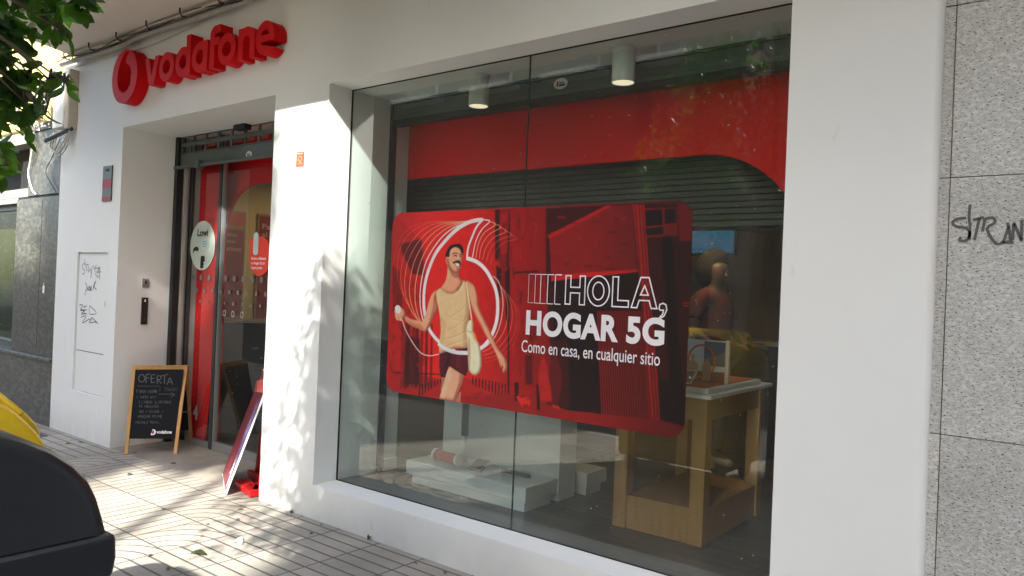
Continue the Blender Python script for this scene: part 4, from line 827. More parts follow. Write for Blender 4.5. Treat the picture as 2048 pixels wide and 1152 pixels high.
xo0, xo1 = hx(1174), hx(1220); oc = ((xo0+xo1)/2, (zb+zt)/2); orx, orz = (xo1-xo0)/2, (zt-zb)/2+.002
solid2d([ell(oc[0], oc[1], orx, orz, 40)], [ell(oc[0], oc[1], orx-w_, orz-w_, 40)], TY, None, ho); solid2d([ell(oc[0], oc[1], orx-s_+w_, orz-s_+w_, 30)], [ell(oc[0], oc[1], orx-s_, orz-s_, 30)], TY, None, ho)
xl0, xl1 = hx(1224), hx(1259); ho_add([(xl0, zb), (xl1, zb), (xl1, zb+.04), (xl0+s_, zb+.04), (xl0+s_, zt), (xl0, zt)])
xa0, xa1 = hx(1262), hx(1317); xm = (xa0+xa1)/2
ho_add([(xa0, zb), (xa0+s_, zb), (xa0+s_+.012, zb+.038), (xa1-s_-.012, zb+.038), (xa1-s_, zb), (xa1, zb), (xm+.026, zt), (xm-.026, zt)])
ho_add([(xm-.028, zb+.066), (xm+.028, zb+.066), (xm, zb+.125)])
xc = hx(1327)
ho_add([(xc-.024, zb+.004), (xc-.02, zb+.028), (xc, zb+.036), (xc+.02, zb+.028), (xc+.026, zb+.0), (xc+.012, zb-.032), (xc-.016, zb-.052), (xc-.022, zb-.042), (xc-.002, zb-.02), (xc-.0, zb-.006), (xc-.016, zb-.006)])
part('outlined_lettering', ho, WPRINT, PO, fix=False)
eb = MB()
for k, px in enumerate((1057, 1070, 1081, 1095, 1110)):
    a = hx(px); ww = .0022+.0009*k; eb.ribbon([(a+.042, TY, zt), (a, TY, zt), (a, TY, zb), (a+.042, TY, zb)][0:2], ww); eb.ribbon([(a, TY, zt), (a, TY, zb)], ww); eb.ribbon([(a, TY, zb), (a+.040, TY, zb)], ww)
part('echo_bars', eb, WPRINT, PO, fix=False)

# ================================================================== SIGNS, STICKERS AND FITTINGS ON THE FRONT
pl = thing('wall_plaque', 'tall narrow grey and red plaque on the white wall left of the door', 'plaque', (G(216, 370).x, FY, 2.27))
a, b_ = G(207, 334), G(226, 403); x0, x1 = -7.485, -7.30; z0, z1 = 2.283, 2.615
part('plate', MB().box(x0, x1, FY-.012, FY-.002, z0, z1), mat('dark_grey_plate', (.075, .085, .085), .4), pl, bevel=.002)
h = z1-z0
for q0, q1 in ((.36, .62), (0, .12)): part('red_band', MB().quad((x0+.003, FY-.0135, z0+h*q0+.002), (x1-.003, FY-.0135, z0+h*q0+.002), (x1-.003, FY-.0135, z0+h*q1), (x0+.003, FY-.0135, z0+h*q1)), mat('dull_red_vinyl', (.34, .02, .03), .5), pl)
mb_ = MB(); mb_.box(x0+.06, x1-.06, FY-.0140, FY-.0125, z0+h*.84, z0+h*.92)
part('symbol', mb_, INK, pl)
st_ = thing('wall_sticker', 'small orange red sticker with grey foot on the sunlit white pillar between door and window', 'sticker', (-4.455, FY, 2.37))
part('sheet', MB().box(-4.50, -4.408, FY-.004, FY-.002, 2.405, 2.512), mat('orange_red_vinyl', (.75, .07, .03), .45), st_)
part('footer', MB().box(-4.50, -4.408, FY-.004, FY-.002, 2.372, 2.404), mat('grey_vinyl', (.35, .36, .37), .5), st_)
sy = MB(); n_ = 14
sy.ribbon([(-4.454+.02*math.cos(2*math.pi*i/n_), FY-.0052, 2.462+.018*math.sin(2*math.pi*i/n_)) for i in range(n_+1)], .003)
sy.ribbon([(-4.47, FY-.0052, 2.425), (-4.445, FY-.0052, 2.438), (-4.43, FY-.0052, 2.422)], .004); sy.quad((-4.485, FY-.0052, 2.495), (-4.425, FY-.0052, 2.495), (-4.425, FY-.0052, 2.501), (-4.485, FY-.0052, 2.501))
part('symbol', sy, mat('pale_orange_ink', (.85, .4, .3), .5), st_, fix=False)

# door recess wall fittings (on the wall facing right)
RX = XD0
ks = thing('key_switch', 'small square metal key switch above the intercom in the door recess', 'key switch', (RX, 3.5, 1.53))
part('plate', MB().box(RX+.001, RX+.012, 3.470, 3.535, 1.485, 1.570), ALU, ks, bevel=.004)
part('keyhole', MB().box(RX+.012, RX+.016, 3.495, 3.51, 1.52, 1.55), INK, ks)
ic = thing('intercom', 'narrow dark vertical intercom panel below the key switch in the door recess', 'intercom', (RX, 3.5, 1.25))
part('panel', MB().box(RX+.001, RX+.016, 3.472, 3.532, 1.135, 1.39), mat('dark_bronze', (.035, .028, .025), .3), ic, bevel=.004)
part('button', MB().box(RX+.016, RX+.020, 3.488, 3.516, 1.17, 1.20), DARKALU, ic, bevel=.002)
part('speaker_grille', MB().box(RX+.016, RX+.018, 3.488, 3.516, 1.23, 1.235).box(RX+.016, RX+.018, 3.488, 3.516, 1.245, 1.25), DARKALU, ic)
part('symbol', MB().box(RX+.0165, RX+.018, 3.494, 3.508, 1.352, 1.372), PAPERW, ic)

# shutter stickers
def round_sticker(x, y, z, rx, rz, lab):
    t = thing('shutter_sticker', lab, 'sticker', (x, y, z))
    part('disc', solid2d([ell(x, z, rx, rz, 28)], [], y-.002, y-.0005), PAPERW, t)
    part('symbol', MB().box(x-rx*.55, x-rx*.35, y-.0035, y-.0025, z-rz*.5, z+rz*.5), RED, t)
    part('lettering', MB().box(x-rx*.25, x+rx*.5, y-.0035, y-.0025, z+.1*rz, z+rz*.28).box(x-rx*.25, x+rx*.65, y-.0035, y-.0025, z-rz*.45, z-rz*.1), INK, t)
p = G(498, 309, SY0); round_sticker(p.x, SY0, p.z, .045, .03, 'small white oval sticker on the grey shutter slat over the door')
p = G(1123, 168, 3.82); round_sticker(p.x, 3.812, p.z, .052, .034, 'small white oval sticker on the shutter box inside the display window')

# stickers on the door glass
LS = thing('door_sticker', 'pale mint round sticker reading Lowi on the left of the glass door', 'sticker', (-6.86, DY-.012, 1.9))
DYS = DY-.012
cx_, cz_ = G(405, 491, DYS).x, G(405, 491, DYS).z
part('disc', solid2d([ell(cx_, cz_, .222, .238, 48)], [], DYS-.001, DYS), mat('mint_vinyl', (.50, .60, .53), .5), LS)
t_ = MB(); text(t_, 'Lowi', (cx_-.095, DYS-.003, cz_+.088), (1, 0, 0), (0, 0, 1), .19, .072, bold=.03); part('lettering', t_, INK, LS, fix=False)
part('bubble', solid2d([ell(cx_+.045, cz_+.01, .068, .055, 28)], [], DYS-.003, DYS-.002), mat('pale_blue_vinyl', (.52, .66, .66), .5), LS)
dr = MB(); u = lambda a, b: G(350+a/4.114, 480+b/4.114, DYS-.004)
solid2d([[(u(*q).x, u(*q).z) for q in ((145, 112), (150, 72), (168, 54), (186, 56), (194, 74), (190, 92), (166, 88), (156, 92))]], [], DYS-.004, DYS-.003, dr)
solid2d([[(u(*q).x, u(*q).z) for q in ((212, 132), (242, 130), (244, 176), (228, 182), (240, 200), (228, 208), (236, 222), (222, 234), (206, 230))]], [], DYS-.004, DYS-.003, dr)
part('drawing', dr, INK, LS)
tl = MB()
for k in range(4): tl.box(cx_+.005, cx_+.085-.02*(k == 3), DYS-.0045, DYS-.0035, cz_+.035-k*.016, cz_+.041-k*.016)
part('small_print', tl, mat('teal_ink', (.1, .25, .28), .5), LS)
RSx, RSz = G(520, 510, DYS).x, G(520, 510, DYS).z
RSt = thing('door_sticker', 'red drop shaped sticker with white text on the right of the door glass', 'sticker', (RSx, DYS, 1.9))
part('disc', solid2d([ell(RSx, RSz-.01, .165, .175, 44), rc(RSx-.165, RSx-.05, RSz, RSz+.155)], [], DYS-.001, DYS), mat('bright_red_vinyl', (.75, .06, .03), .45), RSt)
part('phone', solid2d([rrect(RSx-.105, RSx-.03, RSz+.0, RSz+.20, .03)], [], DYS-.003, DYS-.002), mat('pale_blue_vinyl', (.52, .66, .66), .5), RSt)
t_ = MB()
for k, s in enumerate(('Entra y llévate', 'tu Hogar 5G al', 'mejor precio')): text(t_, s, (RSx-.125, DYS-.003, RSz-.05-k*.042), (1, 0, 0), (0, 0, 1), (.22, .20, .17)[k], .032, bold=.02)
part('lettering', t_, WPRINT, RSt, fix=False)
# frosted dots across the door
DT = thing('dot_decal', 'rows of grey frosted dots in a band across the door glass', 'decal', (-6.2, DYS, 1.5))
for row, (zz, rr, n, x0) in enumerate(((1.603, .030, 15, -6.97), (1.478, .022, 14, -6.90), (1.372, .015, 13, -6.83))):
    for k in range(n): part('dot', solid2d([ell(x0+k*.142, zz, rr*.9, rr, 16)], [], DYS-.0005, None), mat('frosted_grey_vinyl', (.16, .16, .165), .7), DT, fix=False)
for k in range(3): part('ring_dot', solid2d([ell(-6.40+k*.142, 1.28, .026, .028, 18)], [ell(-6.40+k*.142, 1.28, .019, .021, 18)], DYS-.0005, None), mat('pale_ring_vinyl', (.5, .48, .46), .7), DT, fix=False)
NM = thing('house_number', 'grey numeral 4 at the foot of the red strip of the door', 'number', (-6.83, DYS, .3)); t_ = MB()
p = G(386, 838, DYS); text(t_, '4', (p.x-.0, DYS-.002, p.z), (1, 0, 0), (0, 0, 1), .085, .145, bold=.03); part('numeral', t_, mat('grey_vinyl', (.35, .36, .37), .5), NM, fix=False)

# ------------------------------------------------------------------ graffiti
def tagmark(name, label, strokes, f, n, m, w, anchor):
    t = MB()
    for s in strokes: t.ribbon(smoothpts([f(*q) for q in s], 3) if len(s) > 3 else [f(*q) for q in s], w, n)
    o = part(name, t, m, None, fix=False); tag(o, label, 'graffiti'); return o
GG = lambda x, y: G(120+x/4.114, 440+y/4.114, FY+ND-.014)
tagmark('graffiti', 'faint grey scribbled tag at the top of the white meter cupboard', [[(205, 355), (185, 370), (188, 400), (205, 420), (195, 445), (182, 440)], [(205, 315), (206, 380)], [(215, 370), (222, 420)], [(212, 368), (235, 365)], [(235, 375), (233, 430), (250, 400), (255, 440)], [(262, 380), (260, 430), (250, 480)], [(270, 375), (285, 400), (290, 430)], [(300, 370), (285, 400), (330, 395), (300, 430), (338, 425)], [(320, 380), (325, 440), (328, 490)], [(290, 440), (310, 475), (325, 455)]], GG, (0, -1, 0), mat('faint_grey_ink', (.30, .31, .31), .7), .009, None)
tagmark('graffiti', 'short dense black scribble in the middle of the white meter cupboard', [[(210, 515), (222, 560), (208, 585), (207, 620)], [(218, 540), (232, 570), (240, 540), (250, 575), (258, 535)], [(240, 555), (262, 560), (245, 570)], [(285, 510), (275, 545), (300, 575)], [(295, 500), (270, 570)], [(225, 575), (265, 578)]], GG, (0, -1, 0), mat('dark_marker_ink', (.06, .065, .07), .7), .008, None)
tagmark('graffiti', 'angular black tag reading like BED low on the white meter cupboard', [[(160, 700), (185, 698), (178, 725), (168, 740), (195, 738)], [(168, 745), (200, 745), (172, 775), (205, 770)], [(195, 710), (220, 708)], [(200, 708), (198, 740), (222, 740)], [(198, 742), (205, 772), (222, 772)], [(245, 705), (300, 765), (250, 775), (240, 745), (245, 705)], [(172, 800), (215, 790), (182, 848), (245, 812)], [(260, 800), (312, 852), (290, 838), (240, 845), (262, 805)], [(372, 668), (368, 715)]], GG, (0, -1, 0), INK, .007, None)
GR = lambda x, y: G(1540+x/2, y/2, GY-.003)
tagmark('graffiti', 'big black marker tag on the pale speckled granite', [[(785, 872), (750, 875), (730, 890), (745, 905), (785, 912), (800, 935), (785, 962), (757, 960), (765, 948)], [(800, 818), (796, 870), (800, 905), (795, 960)], [(812, 880), (855, 868)], [(838, 872), (818, 960)], [(860, 875), (850, 925)], [(852, 878), (890, 870), (900, 890), (868, 915), (905, 975), (940, 962)], [(955, 905), (935, 965)], [(950, 890), (958, 925), (962, 965)], [(930, 968), (975, 970)], [(975, 895), (970, 960)], [(975, 890), (1005, 960)], [(1008, 880), (1005, 965)]], GR, (0, -1, 0), mat('worn_marker_ink', (.10, .105, .10), .7), .010, None)

# ================================================================== CABLES
def cable(name, label, pts, r, m, k=5):
    o = part(name, MB().tube(smoothpts(pts, k), r, 6), m, None, smooth=True); return tag(o, label, 'cable')
CBW = mat('grey_white_cable', (.42, .40, .36), .6, noise=.15, nscale=30); CBK = mat('black_cable', (.02, .02, .022), .5); CBB = mat('beige_trunking', (.50, .45, .36), .6, noise=.12, nscale=20)
pts = [(-8.45+i*.62, FY-.045-.01*(i % 2), ZC-.045-.012*((i*7) % 3)) for i in range(13)]
cable('cable', 'thick grey painted cable bundle clipped along the top of the white wall', pts, .026, CBW)
cable('cable', 'thinner beige cable running just above the thick grey bundle under the soffit', [(a, b-.045-.03*((i*5) % 3)/2, c+.02+.012*((i*3) % 2)) for i, (a, b, c) in enumerate(pts)], .011, CBB)
cable('cable', 'thin dark cable looping along the soffit corner beside the bundle', [(a+.2, b-.085+.05*((i*3) % 2), c+.025-.03*(i % 2)) for i, (a, b, c) in enumerate(pts[:-1])], .006, CBK)
cable('cable', 'thin grey cable sagging below the bundle over the sign emblem', [(-8.2, FY-.02, 3.66), (-7.4, FY-.02, 3.645), (-6.8, FY-.02, 3.62), (-6.2, FY-.02, 3.64), (-5.4, FY-.02, 3.70)], .004, CBW)
hk0 = None
for i in range(9):
    x = -8.1+i*.55
    m_ = MB().tube([(x, FY-.16, ZC), (x+.0, FY-.16, ZC-.035), (x-.015, FY-.13, ZC-.06), (x-.01, FY-.10, ZC-.055)], .007, 6)
    if i == 0: hk0 = part('cable_hook', m_, CBK); tag(hk0, 'small dark hook at the left end of the soffit holding the cables', 'hook', 'cable hooks along the soffit')
    else: h_ = hk0.copy(); COL.objects.link(h_); h_.location = (i*.55, 0, 0); h_['label'] = 'dark cable hook under the soffit, %s' % ['', 'above the round emblem', 'above the first letters of the sign', 'above the third letter of the sign', 'above the fifth letter of the sign', 'above the last letter of the sign', 'just right of the sign', 'above the white pillar', 'over the left part of the window'][i]
# conduit at the left corner and its loops
bx = thing('junction_box', 'beige vertical cable box at the left corner of the white wall', 'cable box', (-8.3, FY, 3.05))
part('cover', MB().box(-8.47, -8.22, FY-.10, FY-.002, 3.05, 3.52), WHITE, bx, bevel=.01)
part('trunking', MB().box(-8.215, -8.12, FY-.09, FY-.002, 3.03, 3.62), CBB, bx, bevel=.008)
part('bracket', MB().bar((-8.55, FY-.13, 2.93), (-8.11, FY-.05, 3.03), .02, .03), CBK, bx)
for k, (dx, dz, r) in enumerate(((0, 0, .008), (.05, -.03, .006), (-.05, .02, .006))):
    cable('cable', ['grey cable loop hanging under the beige cable box', 'second thinner loop hanging under the cable box', 'third loop of cable at the lower left of the box'][k], [(-8.45+dx, FY-.07, 3.02), (-8.47+dx, FY-.09, 2.86+dz), (-8.36+dx, FY-.08, 2.80+dz), (-8.22+dx, FY-.07, 2.88+dz), (-8.14, FY-.06, 3.02)], r, CBW)
cable('cable', 'thin black wire dropping from the cable box across the dark granite', [(-8.4, FY-.05, 2.95), (-8.7, NY-.03, 2.8), (-8.85, NY-.03, 2.65), (-8.62, NY-.02, 2.45), (-8.5, FY-.01, 2.40)], .004, CBK)
cable('cable', 'white cable hanging down over the dark granite pillar', [(-9.15, NY-.05, 3.35), (-9.2, NY-.04, 3.0), (-9.28, NY-.03, 2.8), (-9.32, NY-.03, 2.65), (-9.22, NY-.02, 2.48), (-9.12, NY-.02, 2.43)], .010, mat('white_cable', (.7, .7, .68), .5))
rng2 = random.Random(3)
tm = MB()
for k in range(26):
    a = Vector((-8.55-rng2.random()*.9, NY-.12-rng2.random()*.15, 3.25+rng2.random()*.3)); P = [a]
    for j in range(5): P.append(P[-1]+Vector((rng2.uniform(-.14, .18), rng2.uniform(-.05, .05), rng2.uniform(-.12, .13))))
    tm.tube(smoothpts(P, 4), .006+.006*rng2.random(), 5)
tag(part('cable_tangle', tm, CBW, smooth=True), 'tangled knot of grey cables above the dark granite building', 'cables')
tm = MB()
for k in range(14):
    a = Vector((-8.5-rng2.random()*.25, NY-.1-rng2.random()*.06, 3.66-rng2.random()*.1)); b = Vector((-8.75-rng2.random()*.3, NY-.1, 3.28-rng2.random()*.05)); tm.tube([a, (a+b)/2+Vector((rng2.uniform(-.04, .04), 0, 0)), b], .016, 6)
tag(part('cable_tangle', tm, CBK, smooth=True), 'thick bunch of black cables turning up to the soffit', 'cables')
nt_ = thing('paper_notice', 'small torn white paper stuck on the dark granite pillar', 'paper', (G(86, 570, NY).x, NY, 1.4)); q = G(87, 577, NY-.003)
part('sheet', MB().add([(q.x-.028, NY-.003, q.z-.05), (q.x+.028, NY-.003, q.z-.05), (q.x+.03, NY-.003, q.z+.03), (q.x+.008, NY-.003, q.z+.028), (q.x+.004, NY-.003, q.z+.06), (q.x-.008, NY-.003, q.z+.058), (q.x-.01, NY-.003, q.z+.03), (q.x-.03, NY-.003, q.z+.02)], [tuple(range(8))]), PAPERW, nt_)
bn = thing('banner', 'white banner with red print hanging at the far left over the black shutter box', 'banner', (-10.0, 3.0, 2.85))
part('rail', MB().box(-12.2, -9.79, 3.02, 3.10, 3.08, 3.16), ALU, bn, bevel=.005)
part('cloth', MB().quad((-12.2, 3.05, 2.78), (-9.82, 3.05, 2.83), (-9.80, 3.05, 3.09), (-12.2, 3.05, 3.09)), mat('off_white_cloth', (.68, .66, .6), .8, noise=.08), bn)
part('printed_patch', solid2d([ell(-10.15, 2.96, .11, .08, 20)], [], 3.046, 3.044), mat('washed_red', (.6, .18, .15), .8), bn)

# ================================================================== CHALKBOARD A-SIGN
AB = thing('chalkboard_sign', 'wooden A-frame chalkboard with handwritten OFERTA list standing by the door', 'chalkboard', (-6.83, 3.55, 0))
f0, f1 = GZ(249, 908), GZ(354, 908); b0, b1 = GZ(285, 886), GZ(386, 886)
dxn = (f1-f0).normalized(); H_ = .768; W_ = (f1-f0).length
mid_t = ((f0+f1)/2+(b0+b1)/2)/2
tl_ = GZ(266, 732, H_); tr_ = GZ(376, 732, H_)
back = (b0-f0); back.z = 0; bn_ = back.normalized()
tl_f, tr_f = tl_-bn_*.012, tr_-bn_*.012; tl_b, tr_b = tl_+bn_*.02, tr_+bn_*.02
nf = (tr_f-tl_f).cross(f0-tl_f).normalized()
if nf.dot(bn_) > 0: nf = -nf
def panel(a, b, c, d, off): return None
fw = .030
part('frame', MB().bar(f0+dxn*fw/2, tl_f+dxn*fw/2, fw, .02, side=dxn.cross((tl_f-f0).normalized())), WOODL, AB, bevel=.002)
fr = [x for x in [1]]
for p_, q_ in ((f1-dxn*fw/2, tr_f-dxn*fw/2),): part('frame', MB().bar(p_, q_, fw, .02, side=dxn.cross((q_-p_).normalized())), WOODL, AB, bevel=.002)
upf = ((tl_f+tr_f)/2-(f0+f1)/2).normalized()
part('frame', MB().bar(tl_f-upf*.018+dxn*fw, tr_f-upf*.018-dxn*fw, .034, .02, side=nf), WOODL, AB, bevel=.002)
part('frame', MB().bar(tl_f+Vector((0, 0, .002))-upf*0+dxn*.0, tr_f+Vector((0, 0, .002)), .03, .010, side=(0, 0, 1)), WOODL, AB, bevel=.002)
s0 = .17
bl0 = f0+(tl_f-f0)*s0+dxn*fw; br0 = f1+(tr_f-f1)*s0-dxn*fw; tl0 = tl_f-upf*.034+dxn*fw; tr0 = tr_f-upf*.034-dxn*fw
bl0, br0, tr0, tl0 = [q-nf*((q-(f0+f1)/2).dot(nf))-nf*.004 for q in (bl0, br0, tr0, tl0)]
bd_ = MB(); bd_.add([bl0, br0, tr0, tl0, bl0-nf*.008, br0-nf*.008, tr0-nf*.008, tl0-nf*.008], [(0,1,2,3), (7,6,5,4), (0,4,5,1), (1,5,6,2), (2,6,7,3), (3,7,4,0)])
BO = part('board', bd_, CHALKB, AB)
DW = mat('pine_painted_shade', (.42, .20, .07), .5, noise=.18, nscale=25, streak=True)  # darker copy of the frame pine, the rear shade put into its colour
for p_, q_ in ((b0, tl_b), (b1-dxn*fw, tr_b-dxn*fw)): part('back_leg', MB().bar(p_+dxn*fw/2, q_+dxn*fw/2, fw, .02, side=dxn.cross((q_-p_).normalized())), DW, AB, bevel=.002)
c0 = b0+(tl_b-b0)*s0+dxn*fw; c1 = b1+(tr_b-b1)*s0-dxn*fw; c2 = tr_b-dxn*fw; c3 = tl_b+dxn*fw
part('back_board', MB().add([c0, c1, c2, c3, c0+bn_*.008, c1+bn_*.008, c2+bn_*.008, c3+bn_*.008], [(0,1,2,3), (7,6,5,4), (0,4,5,1), (1,5,6,2), (2,6,7,3), (3,7,4,0)]), CHALKB, AB)
part('stay_chain', MB().tube([f1+(tr_f-f1)*.47, (f1+b1)/2+Vector((0, 0, .34)), b1+(tr_b-b1)*.47], .003, 6), ALU, AB)
# chalk writing: board coordinates from the photograph crop (864 x 1152 for 150 x 200 px)
def BQ(x, y, lift=.003):
    px, py = 250+x/5.76, 720+y/5.76; r = _ray(px, py); t = (bl0-CAM).dot(nf)/r.dot(nf); return CAM+r*t+nf*lift
ck = MB()
def CH(P, w=.0045): ck.ribbon(smoothpts([BQ(*q) for q in P], 3) if len(P) > 2 else [BQ(*q) for q in P], w, nf)
CHB = [[(200, 165), (170, 180), (158, 220), (175, 250), (215, 245), (225, 200), (205, 165)], [(245, 165), (240, 215), (243, 265)], [(245, 170), (290, 160)], [(243, 212), (280, 205)], [(305, 175), (300, 220), (305, 265)], [(303, 175), (345, 168)], [(302, 215), (340, 210)], [(305, 262), (348, 255)], [(370, 180), (372, 275)], [(370, 182), (410, 185), (412, 215), (375, 228)], [(378, 230), (420, 270)], [(415, 185), (500, 165)], [(455, 180), (455, 275)], [(485, 285), (510, 215), (520, 210), (550, 285)], [(492, 255), (545, 255)]]
for P in CHB: CH(P, .0075)
CH([(145, 298), (260, 302), (400, 298)], .003); CH([(405, 308), (400, 360)], .003)
CH([(385, 395), (470, 392), (570, 398)], .0045); CH([(530, 378), (572, 398), (525, 428)], .0045)
rr_ = random.Random(11)
def scrawl(x, y, s, ww=17, hh=24, jit=2):
    GL = {'A': [[(0, 1), (.45, 0), (.9, 1)], [(.2, .6), (.7, .6)]], 'B': [[(0, 0), (0, 1)], [(0, 0), (.7, .2), (0, .5)], [(0, .5), (.8, .75), (0, 1)]], 'C': [[(.8, .1), (.1, .3), (.1, .8), (.8, .95)]], 'D': [[(0, 0), (0, 1), (.8, .6), (.5, .1), (0, 0)]], 'E': [[(.8, 0), (0, 0), (0, 1), (.8, 1)], [(0, .5), (.6, .5)]], 'F': [[(.8, 0), (0, 0), (0, 1)], [(0, .5), (.6, .5)]], 'G': [[(.8, .1), (.1, .3), (.1, .8), (.8, .95), (.8, .5), (.5, .5)]], 'I': [[(.4, 0), (.4, 1)]], 'L': [[(0, 0), (0, 1), (.7, 1)]], 'M': [[(0, 1), (.1, 0), (.45, .6), (.8, 0), (.9, 1)]], 'N': [[(0, 1), (0, 0), (.8, 1), (.8, 0)]], 'O': [[(.4, 0), (0, .5), (.4, 1), (.8, .5), (.4, 0)]], 'P': [[(0, 1), (0, 0)], [(0, 0), (.8, .25), (0, .5)]], 'R': [[(0, 1), (0, 0), (.7, .25), (0, .5), (.8, 1)]], 'S': [[(.8, 0), (.1, .2), (.7, .6), (0, 1)]], 'T': [[(0, 0), (.9, 0)], [(.45, 0), (.45, 1)]], 'U': [[(0, 0), (.1, .9), (.7, .9), (.8, 0)]], 'V': [[(0, 0), (.4, 1), (.8, 0)]], 'W': [[(0, 0), (.2, 1), (.45, .4), (.7, 1), (.9, 0)]], 'Z': [[(0, 0), (.8, 0), (0, 1), (.8, 1)]], '7': [[(0, 0), (.8, 0), (.3, 1)]], '0': [[(.4, 0), (0, .5), (.4, 1), (.8, .5), (.4, 0)]], '6': [[(.7, 0), (.1, .5), (.3, 1), (.7, .8), (.2, .6)]], '2': [[(0, .2), (.6, 0), (.7, .4), (0, 1), (.8, 1)]], '%': [[(.1, 0), (.2, .3)], [(.8, 0), (.1, 1)], [(.7, .7), (.8, 1)]], '+': [[(0, .5), (.8, .5)], [(.4, .2), (.4, .8)]], '5': [[(.8, 0), (.1, 0), (.1, .45), (.8, .6), (.1, 1)]]}
    for i, c in enumerate(s):
        for P in GL.get(c, []): CH([(x+i*ww+a*ww*.85+rr_.uniform(-jit, jit)*.5, y+b*hh+rr_.uniform(-jit, jit)) for a, b in P], .0028)
scrawl(450, 320, '7060%', 32, 38); scrawl(135, 345, 'FIBRA 600MB', 22, 34); scrawl(135, 415, '+ SUPER WIFI', 20, 24)
scrawl(160, 470, '2 LINEAS ILIMITADAS', 20, 30); scrawl(160, 520, 'TV INCLUIDA', 21, 30); scrawl(150, 580, 'HBO + DISNEY+', 23, 28); scrawl(150, 635, 'AMAZON PRIME', 24, 32); scrawl(115, 705, '+REGALO MOVIL', 22, 26)
part('chalk_writing', ck, CHALK, BO, fix=False)
lg = MB(); c_ = BQ(320, 832, .002)
lg.add([c_]+[c_+dxn*.0265*math.cos(t)+upf*.0265*math.sin(t) for t in [2*math.pi*i/28 for i in range(28)]], [(0, 1+i, 1+(i+1) % 28) for i in range(28)])
p0 = BQ(362, 848, .002); text(lg, 'vodafone', p0, dxn, upf, (BQ(540, 848)-BQ(362, 848)).length, .030, bold=.035); part('printed_logo', lg, WPRINT, BO, fix=False)
lg = MB(); c_ = BQ(321, 834, .0028)
lg.add([c_]+[c_+dxn*.0125*math.cos(t)+upf*(.0125*math.sin(t)+(.008 if .9 < t < 2.0 else 0)) for t in [2*math.pi*i/24 for i in range(24)]], [(0, 1+i, 1+(i+1) % 24) for i in range(24)]); part('emblem', lg, mat('dark_red_print', (.3, .03, .08), .5), BO, fix=False)

# ================================================================== RED POSTER STAND
RSD = thing('poster_stand', 'red pavement poster stand seen edge on, leaning beside the white pillar in the doorway', 'poster stand', (-5.2, 3.35, 0))
q0 = Vector((-5.04, 3.13, .015)); bdv = Vector((-.872, .489, 0)).normalized(); ld = Vector((.235*.60/.72, .235*.8/.72, 1.0)); Wd, Hd = .62, .86
q1 = q0+ld*Hd; q2 = q1+bdv*Wd; q3 = q0+bdv*Wd; nn_ = (q1-q0).cross(q3-q0).normalized()
if nn_.x > 0: nn_ = -nn_
bd_ = MB(); T_ = .012
bd_.add([q0, q1, q2, q3, q0-nn_*T_, q1-nn_*T_, q2-nn_*T_, q3-nn_*T_], [(0,1,2,3), (7,6,5,4), (0,4,5,1), (1,5,6,2), (2,6,7,3), (3,7,4,0)])
BB = part('board', bd_, mat('white_pvc_edge', (.8, .8, .82), .4), RSD, bevel=.001)
def bp(u_, v_, l=.0015): return q0+(q1-q0)*v_+(q3-q0)*u_+nn_*l
part('printed_sheet', MB().quad(bp(.02, .01), bp(.98, .01), bp(.98, .99), bp(.02, .99)), mat('dark_red_print_sheet', (.17, .018, .028), .3), BB, fix=False)
part('printed_figure', MB().add([bp(.05, .05, .003), bp(.2, .1, .003), bp(.35, .5, .003), bp(.3, .8, .003), bp(.1, .75, .003), bp(.04, .4, .003)], [(0,1,2,3,4,5)]), mat('violet_print', (.16, .13, .26), .3), BB, fix=False)
part('printed_flash', MB().add([bp(.06, .10, .0045), bp(.10, .02, .0045), bp(.16, .16, .0045), bp(.30, .12, .0045), bp(.2, .2, .0045), bp(.24, .30, .0045), bp(.12, .2, .0045)], [(0,1,2,3,4,5,6)]), WPRINT, BB, fix=False)
REDM = mat('red_lacquered_steel', (.55, .012, .015), .3)
for u_ in (.12, .88):
    a_ = bp(u_, .02, -.03); b2 = bp(u_, .02, -.03)
    foot = Vector((-5.0, 3.42, 0))+bdv*(u_*Wd*.8)
    part('rear_post', MB().bar(foot+Vector((-.02, .0, .01)), bp(u_*.9, 1.18, -.02), .035, .03), REDM, RSD, bevel=.003)
part('base_frame', MB().bar((-4.86, 3.42, .03), (-5.42, 3.58, .03), .045, .05).bar((-4.88, 3.27, .03), (-5.02, 3.40, .03), .045, .05).bar((-5.20, 3.36, .03), (-4.86, 3.275, .03), .10, .05), REDM, RSD, bevel=.004)
part('leaflet_holder', MB().add([bp(.10, .86, .0), bp(.36, .84, .0), bp(.36, .98, .0), bp(.10, .99, .0), bp(.12, .85, .045), bp(.34, .83, .045), bp(.34, .92, .06), bp(.12, .93, .06)], [(0,1,2,3), (7,6,5,4), (0,4,5,1), (1,5,6,2), (2,6,7,3), (3,7,4,0)]), mat('clear_red_acrylic', (.5, .10, .10), .2), RSD, bevel=.002)
part('top_header', MB().add([bp(.0, 1.0, .0), bp(1, 1.0, .0), bp(1, 1.32, .0), bp(.0, 1.32, .0), bp(.0, 1.0, -.012), bp(1, 1.0, -.012), bp(1, 1.32, -.012), bp(.0, 1.32, -.012)], [(0,1,2,3), (7,6,5,4), (0,4,5,1), (1,5,6,2), (2,6,7,3), (3,7,4,0)]), RED, RSD, bevel=.001)

